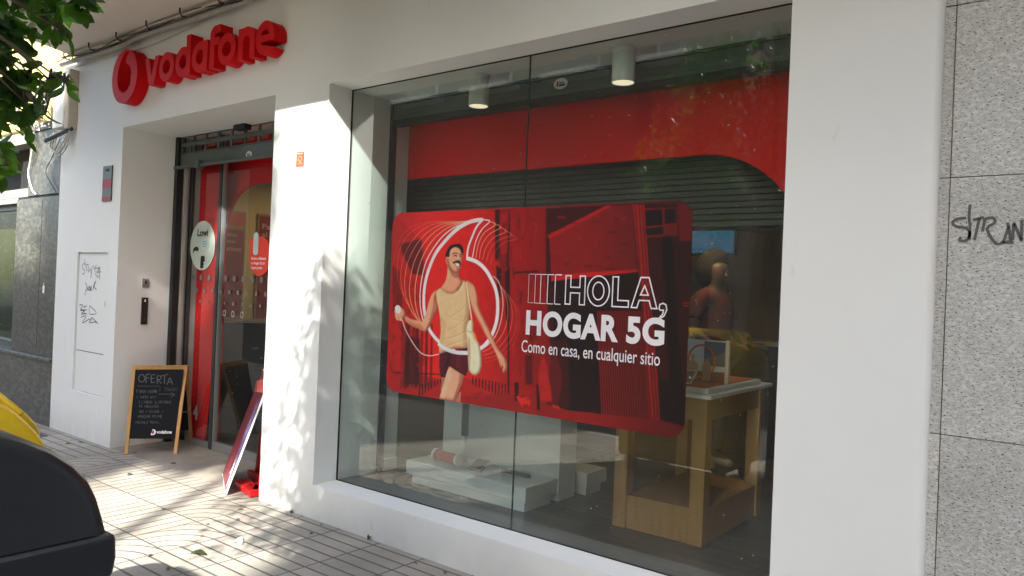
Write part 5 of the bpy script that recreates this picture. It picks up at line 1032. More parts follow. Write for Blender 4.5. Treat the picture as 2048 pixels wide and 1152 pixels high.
# ================================================================== WASTE CONTAINERS (foreground left)
def container(label, xe, prof, rim, body_m, lid_m, length, holes=False):
    t = thing('waste_container', label, 'waste container', (xe-length/2, prof[0][0], 0))
    P = [(y_, z_) for y_, z_ in prof]
    ym = min(p[0] for p in P); xs_ = [xe, xe-.018, xe-.05, xe-length+.05, xe-length+.018, xe-length]; ins = [.035, .010, 0, 0, .010, .035]
    zc_ = rim; cy = (P[-1][0]+ym)/2; mb = MB(); n = len(P)
    for x_, i_ in zip(xs_, ins):
        for y_, z_ in P:
            d = Vector((y_-cy, z_-zc_)); L0 = d.length; d = d*((L0-i_)/L0) if L0 > 0 else d
            mb.v.append((x_, cy+d.x, max(zc_, zc_+d.y) if z_ > zc_ else zc_))
    for k in range(len(xs_)-1):
        for i in range(n-1): a_ = k*n+i; mb.f.append((a_, a_+1, a_+1+n, a_+n))
    mb.f.append(tuple(range(n))); mb.f.append(tuple(range((len(xs_)-1)*n, len(xs_)*n))[::-1])
    lid = part('lid', mb, lid_m, t, smooth=True); md = lid.modifiers.new('e', 'EDGE_SPLIT'); md.split_angle = math.radians(50)
    y1 = P[-1][0]; y0 = P[0][0]
    rimp = [(y0, rim-.002), (y1+.002, rim-.002), (y1+.005, rim-.05), (y1+.0, rim-.085), (y1-.05, rim-.11), (y0, rim-.11)]
    part('rim', MB().extrude_x(rimp, xe+.008, xe-length-.008), lid_m, t, bevel=.012, segs=4)
    part('body', MB().extrude_x([(y0+.04, rim-.10), (y1-.06, rim-.10), (y1-.13, .14), (y0+.12, .14)], xe-.05, xe-length+.05), body_m, t, bevel=.04, segs=4)
    for wx in (xe-.16, xe-length+.16):
        for wy in (y1-.2, y0+.2):
            wh = part('wheel', MB().lathe((wx-.03, wy, .09), [(.085, 0), (.09, .01), (.09, .05), (.085, .06)], 20, 'x'), BLACKRUB, t, bevel=.004)
    if holes:
        for hx_, hr in holes:
            A_, B_ = Vector((0, *P[-1])), Vector((0, *P[2])); tg = (B_-A_).normalized(); c_ = (A_+B_)/2+Vector((hx_, 0, 0)); nm = Vector((1, 0, 0)).cross(tg); nm = nm if nm.y > 0 else -nm
            c_ = c_+nm*.045; E_ = [c_+Vector((1, 0, 0))*hr*math.cos(a)+tg*.135*math.sin(a) for a in [2*math.pi*i/36 for i in range(36)]]
            mb2 = MB().add(E_+[e-nm*.06 for e in E_], [tuple(range(36)), tuple(range(71, 35, -1))]+[(i, 36+i, 36+(i+1) % 36, (i+1) % 36) for i in range(36)])
            q = part('opening', mb2, INK, t)
            part('opening_ring', MB().tube(E_+[E_[0]], .013, 8, False), lid_m, q, smooth=True)
    return t
XC = -1.50
pf = [GX(*q, XC) for q in ((-300, 830), (-160, 838), (-60, 850), (0, 866), (60, 882), (120, 906), (165, 935), (195, 966), (212, 1000), (222, 1035), (229, 1063))]
pf = [(p.y, p.z) for p in pf]; rim = pf[-1][1]; pf = [(pf[-1][0]-1.0, rim)]+[q for q in pf if q[0] > pf[-1][0]-.98]+[]
DKP = mat('dark_grey_container_plastic', (.014, .017, .021), .30, noise=.2, nscale=10, bump=.12, bscale=400)
container('dark grey waste container lid in the near left foreground', XC, pf, rim, DKP, DKP, .62)
XY = -2.35
py_ = [GX(*q, XY) for q in ((-200, 745), (-60, 778), (0, 803), (30, 818), (60, 842), (85, 868), (100, 890), (110, 912), (113, 935))]
py_ = [(p.y, p.z) for p in py_]; rimy = py_[-1][1]; py_ = [(py_[-1][0]-1.0, rimy)]+[q for q in py_ if q[0] > py_[-1][0]-.98]
YLP = mat('yellow_container_plastic', (.72, .48, .01), .38, noise=.05, nscale=6)
container('yellow recycling container behind the dark one with round openings facing the shop', XY, py_, rimy, YLP, YLP, 1.15, holes=((-2.62, .20), (-3.16, .20)))

# ================================================================== WINDOW DISPLAY
LW = mat('lamp_white', (.66, .68, .62), .5)
LENS = mat('lamp_lens', (.8, .76, .62), .4, emit=(1, .85, .6), es=.22)
for k, (px, py, lab) in enumerate(((957, 213, 'left white cylinder spotlight under the window ceiling'), (1246, 166, 'right white cylinder spotlight under the window ceiling, nearer the big corner'))):
    p = G(px, py, 3.6); t = thing('spotlight', lab, 'spotlight', (p.x, 3.6, ZT), 'cylinder spotlights in the display window')
    part('housing', MB().lathe((p.x, 3.6, p.z), [(.059, .012), (.062, .0), (.063, .012), (.063, ZT-p.z-.003), (.02, ZT-p.z-.003)], 36), LW, t, smooth=False)
    part('lens', MB().lathe((p.x, 3.6, p.z+.003), [(.057, 0), (.057, .004)], 32), LENS, t)
FZ = ZS-.012
def plinth(lab, x0, x1, y0, y1, z1, slab=.095, inset=.06):
    t = thing('display_plinth', lab, 'display plinth', ((x0+x1)/2, (y0+y1)/2, FZ))
    part('top_slab', MB().box(x0, x1, y0, y1, z1-slab, z1), DISPW, t, bevel=.003); part('base', MB().box(x0+inset, x1-inset*.15, y0+.004, y1-inset, FZ, z1-slab-.001), DISPW, t, bevel=.002); return t
plinth('long low white display plinth at the front of the window', -3.85, -2.79, 3.80, 4.156, .37)
plinth('second low white plinth behind the white column', -3.15, -2.73, 4.42, 4.68, .37)
cl = part('display_column', MB().box(-3.84, -2.787, 4.16, 4.36, FZ, 2.0), DISPW, None, bevel=.003); tag(cl, 'tall wide white display column rising behind the low plinth', 'display column')
pp = thing('display_post', 'slim grey post with a white foot in front of the white column', 'post', (-3.52, 4.05, .37))
part('tube', MB().tube([(-3.53, 4.05, .56), (-3.53, 4.05, 1.9)], .026, 14), ALU, pp, smooth=True); part('foot', MB().tube([(-3.53, 4.05, .372), (-3.53, 4.05, .56)], .022, 14), DISPW, pp, smooth=True)
sp = thing('speaker', 'small red and white cylinder speaker lying on the low white plinth', 'speaker', (-3.6, 3.93, .37))
a_, b2 = G(872, 915, 3.92), G(915, 922, 3.92)
part('body', MB().tube([(-3.70, 3.95, .412), (-3.48, 3.93, .412)], .035, 20), mat('coral_red_fabric', (.55, .10, .08), .6), sp, smooth=True)
for x_ in (-3.705, -3.475): part('end_cap', MB().tube([(x_-.01, 3.95 if x_ < -3.6 else 3.93, .412), (x_+.01, 3.95 if x_ < -3.6 else 3.93, .412)], .041, 20), DISPW, sp)
tb = thing('tablet', 'small grey tablet propped on the low white plinth', 'tablet', (-3.32, 3.95, .37))
part('body', MB().obox((-3.30, 3.95, .405), (.055, 0, 0), (0, .05, .028), (0, -.003, .006)), ALU, tb, bevel=.002); part('screen', MB().obox((-3.30, 3.946, .412), (.045, 0, 0), (0, .04, .0225), (0, -.0005, .001)), mat('grey_screen', (.22, .23, .23), .2), tb)
tag(part('security_bar', MB().box(-3.17, -2.93, 4.02, 4.045, .371, .392), mat('mid_grey_metal', (.18, .19, .19), .4), None, bevel=.003), 'thin dark grey bar lying on the low white plinth', 'bar')
# table
TBL = thing('wooden_table', 'square wooden display table with thick legs and a boxed wooden base', 'table', (-1.98, 4.4, FZ))
tx0, tx1, ty0, ty1, tz = -2.27, -1.70, 3.98, 4.90, 1.075
lw = .085
for x_, y_ in ((tx0, ty0), (tx1-lw, ty0), (tx0, ty1-lw), (tx1-lw, ty1-lw)): part('leg', MB().box(x_, x_+lw, y_, y_+lw, FZ, tz-.03), WOODT, TBL, bevel=.004)
part('apron', MB().box(tx0+lw, tx1-lw, ty0+.01, ty0+.035, tz-.16, tz-.03).box(tx1-.035, tx1-.01, ty0+lw, ty1-lw, tz-.16, tz-.03).box(tx0+.01, tx0+.035, ty0+lw, ty1-lw, tz-.16, tz-.03), WOODT, TBL, bevel=.003)
part('base_box', MB().box(tx0+lw, tx1-lw, ty0+.012, ty1-.012, FZ, FZ+.20).box(tx1-lw, tx1-.012, ty0+lw, ty1-lw, FZ, FZ+.20), WOODT, TBL, bevel=.003)
part('table_top', MB().box(tx0-.035, tx1+.035, ty0-.035, ty1+.035, tz-.03, tz-.008), DISPW, TBL, bevel=.003)
tr = thing('display_tray', 'white tray with red mat on the wooden table', 'tray', (-1.98, 4.4, tz))
part('tray', MB().box(tx0-.01, tx1+.0, ty0, ty1-.08, tz-.007, tz+.022), DISPW, tr, bevel=.008); part('mat', MB().box(tx0+.02, tx1-.03, ty0+.03, ty1-.11, tz+.022, tz+.026), mat('red_mat', (.42, .03, .03), .6), tr)
hd = thing('picture_stand', 'clear stand with a printed picture of people and a red ring on the table tray', 'picture stand', (-1.9, 4.3, tz))
hy = 4.28; hx0, hx1 = -2.25, -1.725
part('backing', MB().box(hx0, hx1, hy, hy+.006, tz+.026, 1.352), mat('pale_print', (.50, .50, .47), .4), hd)
part('side_post', MB().box(hx1, hx1+.022, hy-.012, hy+.02, tz+.026, 1.358), mat('beige_post', (.55, .42, .33), .4), hd, bevel=.003)
rg_ = [(-1.875+.085*math.cos(2*math.pi*i/30), hy-.002, 1.225+.095*math.sin(2*math.pi*i/30)) for i in range(31)]
part('printed_ring', MB().ribbon(rg_, .012), mat('orange_red_ring', (.55, .08, .03), .5), hd, fix=False)
part('printed_street', MB().quad((-1.86, hy-.0015, 1.20), (hx1, hy-.0015, 1.20), (hx1, hy-.0015, 1.345), (-1.86, hy-.0015, 1.345)), mat('dark_blue_grey_print', (.07, .08, .10), .4), hd, fix=False)
part('printed_ground', MB().quad((hx0, hy-.0015, 1.101), (hx1, hy-.0015, 1.101), (hx1, hy-.0015, 1.17), (hx0, hy-.0015, 1.15)), mat('brown_red_print', (.16, .04, .03), .4), hd, fix=False)
pf_ = MB()
for cxp, s in ((-1.93, 1.0), (-1.84, .8), (-1.99, .7)):
    solid2d([ell(cxp, 1.245*1 if s == 1 else 1.225, .013*s, .017*s, 14), [(cxp-.03*s, 1.11), (cxp+.03*s, 1.11), (cxp+.036*s, 1.20), (cxp+.012*s, 1.228), (cxp-.012*s, 1.228), (cxp-.036*s, 1.20)]], [], hy-.0035, None, pf_)
part('printed_people', pf_, mat('skin_print', (.38, .22, .16), .5), hd, fix=False)
tb = thing('tablet', 'pale tablet lying tilted on the table tray beside the picture stand', 'tablet', (-1.93, 4.1, tz))
part('body', MB().obox((-1.93, 4.14, 1.135), (.075, 0, 0), (0, .045, .035), (0, -.003, .004)), DISPW, tb, bevel=.002); part('screen', MB().obox((-1.93, 4.1375, 1.1395), (.068, 0, 0), (0, .039, .03), (0, -.001, .0012)), mat('brown_grey_screen', (.25, .20, .18), .25), tb)
# far interior
tv = thing('television', 'dim blue screen hanging on the far wall above the shop assistant', 'television', (G(1430, 475, 6.6).x, 6.6, 2.1))
a_, b2 = G(1372, 443, 6.6), G(1466, 506, 6.6)
part('casing', MB().box(a_.x-.02, b2.x+.02, 6.61, 6.66, b2.z-.02, a_.z+.02), INK, tv, bevel=.005); part('screen', MB().box(a_.x, b2.x, 6.60, 6.611, b2.z, a_.z), mat('blue_screen', (.01, .03, .06), .2, emit=(.02, .09, .16), es=.18), tv)
part('ceiling_mount', MB().box((a_.x+b2.x)/2-.04, (a_.x+b2.x)/2+.04, 6.66, 6.72, 2.3, 3.0), INK, tv)
lp = thing('ceiling_lamp', 'small lit warm ceiling lamp deep inside the shop', 'ceiling lamp', (G(1415, 427, 5.6).x, 5.6, 2.2))
p = G(1416, 427, 5.6); part('shade', MB().lathe((p.x, 5.6, p.z), [(.02, .06), (.1, .03), (.11, .0), (.105, 0)], 24), DARKALU, lp); part('bulb', MB().lathe((p.x, 5.6, p.z-.006), [(.085, 0), (.085, .004)], 24), mat('warm_bulb', (1, .8, .5), .4, emit=(1, .72, .35), es=20), lp)
part('cord', MB().tube([(p.x, 5.6, p.z+.05), (p.x, 5.6, 3.0)], .006, 6), INK, lp)
p = Vector((-6.25, 4.95, 2.62)); lp = thing('ceiling_lamp', 'added warm ceiling lamp out of view, brightening the interior behind the glass door', 'ceiling lamp', p)
part('shade', MB().lathe((p.x, p.y, p.z), [(.02, .06), (.1, .03), (.11, .0), (.105, 0)], 24), DARKALU, lp); part('bulb', MB().lathe((p.x, p.y, p.z-.006), [(.085, 0), (.085, .004)], 24), MATS['warm_bulb'], lp)  # lamp added out of view to brighten the room behind the door
part('cord', MB().tube([(p.x, p.y, p.z+.05), (p.x, p.y, 3.0)], .006, 6), INK, lp)
ct = thing('shop_counter', 'dark counter with a pale top behind the wooden table', 'counter', (-1.4, 7, FZ))
part('body', MB().box(-2.9, -.5, 6.7, 7.2, FZ, 1.2), mat('dark_counter', (.06, .05, .045), .5), ct, bevel=.01); part('top', MB().box(-2.95, -.45, 6.65, 7.25, 1.2, 1.24), mat('counter_top', (.3, .27, .22), .4), ct, bevel=.004)
mo = thing('monitor', 'black computer monitor seen from behind on the counter', 'monitor', (-1.9, 6.8, 1.24))
part('screen', MB().box(-2.15, -1.65, 6.84, 6.87, 1.32, 1.62), INK, mo, bevel=.006); part('stand', MB().box(-1.93, -1.87, 6.85, 6.88, 1.245, 1.33).box(-2.0, -1.8, 6.78, 6.94, 1.241, 1.25), INK, mo)
st0 = None
for k, (x_, y_) in enumerate(((-1.35, 5.2), (-.95, 5.5))):
    t = thing('bar_stool', ['dark red bar stool behind the table at the right edge of the window', 'second dark red bar stool further right inside the shop'][k], 'stool', (x_, y_, FZ), 'dark red stools')
    part('seat', MB().lathe((x_, y_, FZ+.70), [(.05, -.02), (.17, -.01), (.18, .02), (.16, .045), (.05, .05)], 24), mat('dark_red_vinyl', (.16, .012, .015), .4), t, smooth=True)
    for a in range(4): part('leg', MB().tube([(x_+.1*math.cos(a*1.57+.78), y_+.1*math.sin(a*1.57+.78), FZ+.69), (x_+.2*math.cos(a*1.57+.78), y_+.2*math.sin(a*1.57+.78), FZ)], .013, 8), MATS['dark_red_vinyl'], t, smooth=True)

# ---- posters and shelving seen through the glass door, along the left interior wall
LWX = -7.15
def wp(px, py, l=.0): q = GX(px, py, LWX+l); return q
DR = mat('dark_red_wall_print', (.30, .03, .03), .5); OR = mat('orange_red_print', (.62, .10, .03), .5); GO = mat('gold_frame', (.38, .24, .08), .5)
def wallrect(px0, py0, px1, py1, l):
    a_ = wp(px0, py0, l); b2 = wp(px1, py1, l); return a_.y, b2.y, min(a_.z, b2.z), max(a_.z, b2.z)
w1 = thing('wall_poster', 'tall dark red wall poster with pale words seen through the door glass', 'poster', (LWX, 4.6, 1.0))
ya, yb = 4.13, 4.52
part('frame', MB().box(LWX, LWX+.02, ya-.02, yb+.02, 1.20, 2.31), GO, w1, bevel=.003); part('printed_sheet', MB().box(LWX+.02, LWX+.024, ya, yb, 1.22, 2.12), DR, w1); part('top_band', MB().box(LWX+.02, LWX+.024, ya, yb, 2.16, 2.29), OR, w1)
t_ = MB()
for k, (s, wd) in enumerate((('dispositivo', .29), ('que quieres', .27), ('sin intereses', .34))): text(t_, s, (LWX+.026, ya+.02, 2.03-k*.07), (0, 1, 0), (0, 0, 1), wd, .05, bold=.02)
part('lettering', t_, mat('peach_print', (.6, .38, .3), .5), w1, fix=False)
w1 = thing('wall_poster', 'second dark red interior poster with small white text further inside behind the door', 'poster', (LWX, 5.6, 1.0))
ya, yb = 4.70, 5.25
part('frame', MB().box(LWX, LWX+.02, ya-.02, yb+.02, 1.05, 2.31), GO, w1, bevel=.003); part('printed_sheet', MB().box(LWX+.02, LWX+.024, ya, yb, 1.07, 2.29), DR, w1)
t_ = MB()
for k, (s, wd) in enumerate((('Para ti,', .30), ('el mejor', .34), ('móvil', .24))): text(t_, s, (LWX+.026, ya+.03, 2.14-k*.09), (0, 1, 0), (0, 0, 1), wd, .07, bold=.02)
part('lettering', t_, MATS['peach_print'], w1, fix=False)
sf = thing('shelf_unit', 'dark shelf unit with boxed phones inside the shop behind the door glass', 'shelf', (-6.9, 5.4, 0))
part('frame', MB().box(-7.14, -6.75, 5.0, 5.03, FZ, 1.02).box(-7.14, -6.75, 5.97, 6.0, FZ, 1.02).box(-7.14, -7.12, 5.03, 5.97, FZ, 1.02), INK, sf)
for zz in (.30, .55, .80, 1.02): part('shelf', MB().box(-7.12, -6.75, 5.03, 5.97, zz, zz+.02), mat('dark_shelf', (.05, .05, .05), .4), sf)
kk = 0
for zz in (.32, .57, .82):
    for j in range(4):
        b3 = part('phone_box', MB().box(-6.98, -6.80, 5.08+j*.22, 5.22+j*.22, zz, zz+.14+.02*((j+kk) % 2)), [DISPW, mat('grey_box_card', (.2, .2, .2), .5), RED, INK][(j+kk) % 4], None, bevel=.003)
        tag(b3, '%s phone box, %s from the entrance on the %s shelf behind the door glass' % (['white', 'grey', 'red', 'black'][(j+kk) % 4], ['first', 'second', 'third', 'fourth'][j], {.32: 'lowest', .57: 'middle', .82: 'top'}[zz]), 'box', 'phone boxes on the shelf unit'); kk += 1
cb_ = thing('low_cabinet', 'low dark cabinet under the first interior poster behind the door', 'cabinet', (-6.95, 4.8, 0))
part('body', MB().box(-7.14, -6.82, 4.0, 4.98, .012, 1.16), mat('dark_cabinet', (.035, .032, .03), .4), cb_, bevel=.004)
part('top', MB().box(-7.15, -6.80, 3.99, 4.99, 1.162, 1.185), mat('counter_top', (.3, .27, .22), .4), cb_, bevel=.003)
for k in range(3): part('drawer_handle', MB().tube([(-6.80, 4.45+k*.17, .9), (-6.80, 4.53+k*.17, .9)], .006, 8), ALU, cb_)
cn = thing('interior_door', 'grey glazed inner door beyond the posters at the back of the entrance', 'door', (LWX, 6.4, FZ))
part('leaf', MB().box(LWX, LWX+.03, 6.1, 6.95, FZ, 2.3), mat('grey_green_door', (.22, .23, .20), .4), cn, bevel=.004); part('handle', MB().tube([(LWX+.06, 6.2, 1.1), (LWX+.06, 6.2, 1.35)], .01, 8), ALU, cn)

# ---- shop assistant
def skin_person(label, joints, edges, radii, root, m):
    me = bpy.data.meshes.new('person'); me.from_pydata([Vector(j) for j in joints], edges, []); me.update()
    o = bpy.data.objects.new('person', me); COL.objects.link(o); s = o.modifiers.new('skin', 'SKIN'); s.use_smooth_shade = True
    for i, r in enumerate(radii): me.skin_vertices[0].data[i].radius = r if hasattr(r, '__len__') else (r, r)
    me.skin_vertices[0].data[root].use_root = True
    sub = o.modifiers.new('sub', 'SUBSURF'); sub.levels = 2; sub.render_levels = 2; me.materials.append(m); return o
PXc, PYc = -2.52, 5.95
SKM = mat('skin', (.07, .035, .025), .55)
PA = math.radians(68)
J = lambda x, y, z: (PXc+x*math.cos(PA)-y*math.sin(PA), PYc+x*math.sin(PA)+y*math.cos(PA), FZ+z)
# 0 pelvis 1 waist 2 chest 3 neck base 4 neck top 5 head low 6 head mid 7 head top | arms | legs
joints = [J(0, 0, .92), J(0, 0, 1.08), J(0, 0, 1.28), J(0, 0, 1.44), J(0, -.01, 1.49), J(0, -.03, 1.54), J(0, -.01, 1.61), J(0, 0, 1.69),
          J(.17, 0, 1.37), J(.23, -.02, 1.12), J(.18, -.20, 1.0), J(.12, -.32, 1.02),
          J(-.17, 0, 1.37), J(-.24, -.02, 1.12), J(-.18, -.20, 1.0), J(-.12, -.32, 1.02),
          J(.09, 0, .84), J(.10, -.01, .48), J(.10, .02, .09), J(.10, -.14, .045), J(-.09, 0, .84), J(-.10, -.01, .48), J(-.10, .02, .09), J(-.10, -.14, .045)]
edges = [(0,1), (1,2), (2,3), (3,4), (4,5), (5,6), (6,7), (3,8), (8,9), (9,10), (10,11), (3,12), (12,13), (13,14), (14,15), (0,16), (16,17), (17,18), (18,19), (0,20), (20,21), (21,22), (22,23)]
radii = [(.15, .11), (.14, .10), (.16, .11), (.08, .07), (.06, .06), (.085, .095), (.105, .125), (.085, .10), (.06, .06), (.042, .042), (.034, .034), (.035, .022), (.06, .06), (.042, .042), (.034, .034), (.035, .022), (.09, .09), (.065, .065), (.045, .045), (.042, .035), (.09, .09), (.065, .065), (.045, .045), (.042, .035)]
PE = skin_person('x', joints, edges, radii, 0, SKM); tag(PE, 'shop assistant with dark hair in a red shirt standing sideways behind the table', 'person')
def shell(name, js, es, rs, root, m):
    o = skin_person('x', js, es, rs, root, m); o.name = name; o.data.name = name; o.parent = PE; return o
shell('shirt', [joints[i] for i in (0, 1, 2, 3, 8, 12)]+[J(.215, -.01, 1.18), J(-.22, -.01, 1.18)], [(0,1), (1,2), (2,3), (3,4), (3,5), (4,6), (5,7)], [(.165, .125), (.155, .115), (.175, .125), (.085, .08), (.075, .075), (.075, .075), (.06, .06), (.06, .06)], 0, mat('red_cotton', (.08, .002, .003), .8))
shell('jeans', [J(0, 0, .95)]+[joints[i] for i in (16, 17)]+[J(.10, .02, .12)]+[joints[i] for i in (20, 21)]+[J(-.10, .02, .12)], [(0,1), (1,2), (2,3), (0,4), (4,5), (5,6)], [(.16, .12), (.105, .105), (.08, .08), (.07, .07), (.105, .105), (.08, .08), (.07, .07)], 0, mat('blue_denim', (.03, .05, .09), .8))
for s in (1, -1): shell('shoe', [J(.10*s, .05, .05), J(.10*s, -.06, .05), J(.10*s, -.17, .04)], [(0,1), (1,2)], [(.045, .045), (.052, .045), (.04, .03)], 0, mat('white_trainer', (.5, .5, .48), .6))
shell('hair', [J(0, .05, 1.44), J(0, .055, 1.55), J(0, .045, 1.65), J(0, -.02, 1.74), J(0, -.07, 1.72)], [(0,1), (1,2), (2,3), (3,4)], [(.08, .07), (.15, .14), (.16, .15), (.13, .11), (.09, .04)], 0, mat('dark_hair', (.008, .006, .005), .9))
for s in (1, -1):
    part('eye', MB().lathe(J(.034*s, -.118, 1.612), [(.004, -.006), (.010, 0), (.004, .006)], 10), INK, PE)
    part('ear', MB().obox(J(.098*s, -.01, 1.60), (.008*math.cos(PA), .008*math.sin(PA), 0), (-.018*math.sin(PA), .018*math.cos(PA), 0), (0, 0, .030)), SKM, PE, bevel=.007)
part('nose', MB().add([J(-.014, -.112, 1.57), J(.014, -.112, 1.57), J(0, -.142, 1.572), J(0, -.115, 1.618)], [(0,1,2), (1,3,2), (3,0,2), (0,3,1)]), SKM, PE)
part('mouth', MB().tube([J(-.024, -.112, 1.542), J(0, -.120, 1.540), J(.024, -.112, 1.542)], .004, 6), mat('lips', (.25, .06, .05), .5), PE)
for s in (1, -1):
    hb = MB().obox(J(.11*s, -.36, 1.03), (.035*math.cos(PA), .035*math.sin(PA), 0), (-.045*math.sin(PA), .045*math.cos(PA), 0), (0, 0, .012))
    for k in range(4): hb.tube([J(.11*s-.027+k*.018, -.40, 1.03), J(.11*s-.027+k*.018, -.44-.008*(k in (1, 2)), 1.02), J(.11*s-.027+k*.018, -.465-.008*(k in (1, 2)), 1.0)], [.0088, .008, .0065], 7)
    hb.tube([J(.11*s-.035*s, -.345, 1.03), J(.11*s-.06*s, -.375, 1.02), J(.11*s-.062*s, -.40, 1.01)], [.010, .009, .007], 7)
    part('hand', hb, SKM, PE, bevel=.006)

# ================================================================== TREES AND LEAVES
LV = np.array([(0, 0, 0), (.16, .22, .03), (.25, .5, .05), (.17, .8, .03), (0, 1.08, -.04), (-.17, .8, .03), (-.25, .5, .05), (-.16, .22, .03), (0, .25, -.0), (0, .52, 0), (0, .8, -.01)])
LF = [(0, 1, 8), (1, 2, 9, 8), (2, 3, 10, 9), (3, 4, 10), (0, 8, 7), (8, 9, 6, 7), (9, 10, 5, 6), (10, 4, 5)]
def leaves(pos, size, droop=.6, seed=0):
    r = np.random.default_rng(seed); n = len(pos); V = []; Fs = []
    for i in range(n):
        d = r.normal(size=3); d[2] = -abs(d[2])*droop-.25; d /= np.linalg.norm(d); u_ = r.normal(size=3); u_ -= u_.dot(d)*d; u_ /= np.linalg.norm(u_); n_ = np.cross(u_, d)
        s = size*(.7+.6*r.random()); bend = r.uniform(-.5, .9)
        P = LV.copy(); P[:, 2] -= bend*.22*P[:, 1]**2
        V.append(pos[i]+s*(P[:, :1]*u_+P[:, 1:2]*d+P[:, 2:]*n_)); Fs.append(i*11)
    V = np.concatenate(V)
    return [tuple(v) for v in V], [tuple(b+k for k in f) for b in Fs for f in LF]
def clump(c, r, n, g): 
    a = g.normal(size=(n, 3)); a /= np.linalg.norm(a, axis=1)[:, None]; return np.array(c)+a*np.array(r)*(g.random((n, 1))**.45)
def tree(name, label, base, clumps, trunk_top, trunk_r, leaf, seed, group=None, twigs=True):
    t = thing(name, label, 'tree', base, group); g = np.random.default_rng(seed); pts = []; lim = []
    for c, r, n in clumps: pts.append(clump(c, r, int(n*1.45) if n < 145 else n, g))
    mb = MB(); mb.v, mb.f = leaves(np.concatenate(pts), leaf, seed=seed); part('crown', mb, LEAF, t, smooth=True, fix=False)
    b0_ = Vector(base); tt = Vector(trunk_top); tm_ = MB()
    tm_.tube(smoothpts([b0_, b0_.lerp(tt, .4)+Vector((.04, .02, 0)), b0_.lerp(tt, .75)+Vector((-.03, .02, 0)), tt], 4), [trunk_r*(1.25-.5*i/12) for i in range(13)], 12)
    part('trunk', tm_, BARK, t, smooth=True)
    bm_ = MB()
    for c, r, n in clumps:
        cv = Vector(c); q = tt-Vector((0, 0, .12*random.random())); m1 = q.lerp(cv, .5)+Vector((0, 0, .12*(cv-q).length)); bm_.tube(smoothpts([q, m1, cv], 4), [(trunk_r*.42 if n > 160 else .012)*(1-.85*i/8) for i in range(9)], 7)
        if twigs:
            for _ in range(6):
                e = cv+Vector(g.normal(size=3)).normalized()*max(r if hasattr(r, '__len__') else [r])*.8; bm_.tube([cv, cv.lerp(e, .5)+Vector((0, 0, .02)), e], [.006, .004, .002], 5)
    part('branches', bm_, BARK, t, smooth=True); return t
def at(px, py, d): r = _ray(px, py); return tuple(CAM+r*(d/F))
near = [(at(-70, -50, 2.5), .24, 140), (at(35, -10, 2.6), .15, 70), (at(120, -25, 2.4), .10, 32), (at(-25, 110, 2.5), .13, 75), (at(0, 60, 2.5), .07, 24), (at(-10, 190, 2.5), .09, 34), (at(90, 40, 2.5), .06, 11), (at(120, 60, 2.45), .03, 4), (at(-50, 230, 2.5), .16, 80), (at(30, 165, 2.55), .06, 10), (at(60, 160, 2.55), .04, 5), (at(100, 160, 2.5), .055, 9), (at(50, 205, 2.5), .06, 9), (at(130, 165, 2.45), .03, 3), (at(165, 0, 2.45), .045, 7), (at(165, -60, 2.5), .12, 40), (at(80, 215, 2.6), .035, 4), (at(-30, 310, 2.6), .10, 25)]
more = [((-2.35, .55, 3.1), (.6, .55, .55), 900), ((-2.9, .45, 3.3), (.45, .45, .5), 500), ((-2.0, .1, 3.3), (.6, .5, .5), 600), ((-2.3, .35, 3.9), (.7, .6, .5), 700), ((-1.7, .45, 3.5), (.45, .4, .4), 350), ((-2.6, .0, 2.75), (.4, .35, .35), 300), ((-2.95, .7, 2.55), (.25, .25, .3), 170), ((-2.86, .4, 3.0), (.30, .3, .5), 700), ((-2.86, .35, 3.75), (.30, .3, .5), 700), ((-2.8, .45, 4.15), (.28, .3, .3), 350), ((-2.95, -.1, 3.1), (.42, .16, .95), 520), ((-3.25, .0, 3.5), (.3, .12, .45), 150), ((-2.75, .3, 2.45), (.22, .25, .3), 300), ((-3.5, .12, 2.95), (.3, .16, .42), 230)]
tree('orange_tree', 'orange tree with dark green leaves hanging into the upper left over the pavement', (-2.25, .0, 0), near+more, (-2.3, .2, 2.3), .085, .068, 5)
# unseen tall trees added over the road as a sun mask for the front
def tall(label, x, y, z0, r, n, seed):
    g = np.random.default_rng(seed); cl_ = []
    for k in range(9):
        a = g.normal(size=3); a /= np.linalg.norm(a); cl_.append(((x+a[0]*r[0]*.5, y+a[1]*r[1]*.6, z0+r[2]+a[2]*r[2]*.5), (r[0]*.5, r[1]*.45, r[2]*.5), n//9))
    tree('added_shade_tree', label, (x+(2.2 if x > -3 else -.6), y, -.12), cl_, (x+(.25 if x > -3 else -.1), y, z0+.2),   .065 if x > -3 else .16, .15, seed, 'added shade trees over the road', twigs=False)
TALLS = [(-1.98, -5.0, 7.35, (1.0, 1.2, 1.45), 7000, 21), (-3.85, -5.2, 8.0, (1.4, 1.2, 1.6), 8500, 22)]
tall('added tall leafy tree out of view over the road, its crown shading the door', *TALLS[0]); tall('second added leafy tree out of view over the road, shading further left', *TALLS[1])

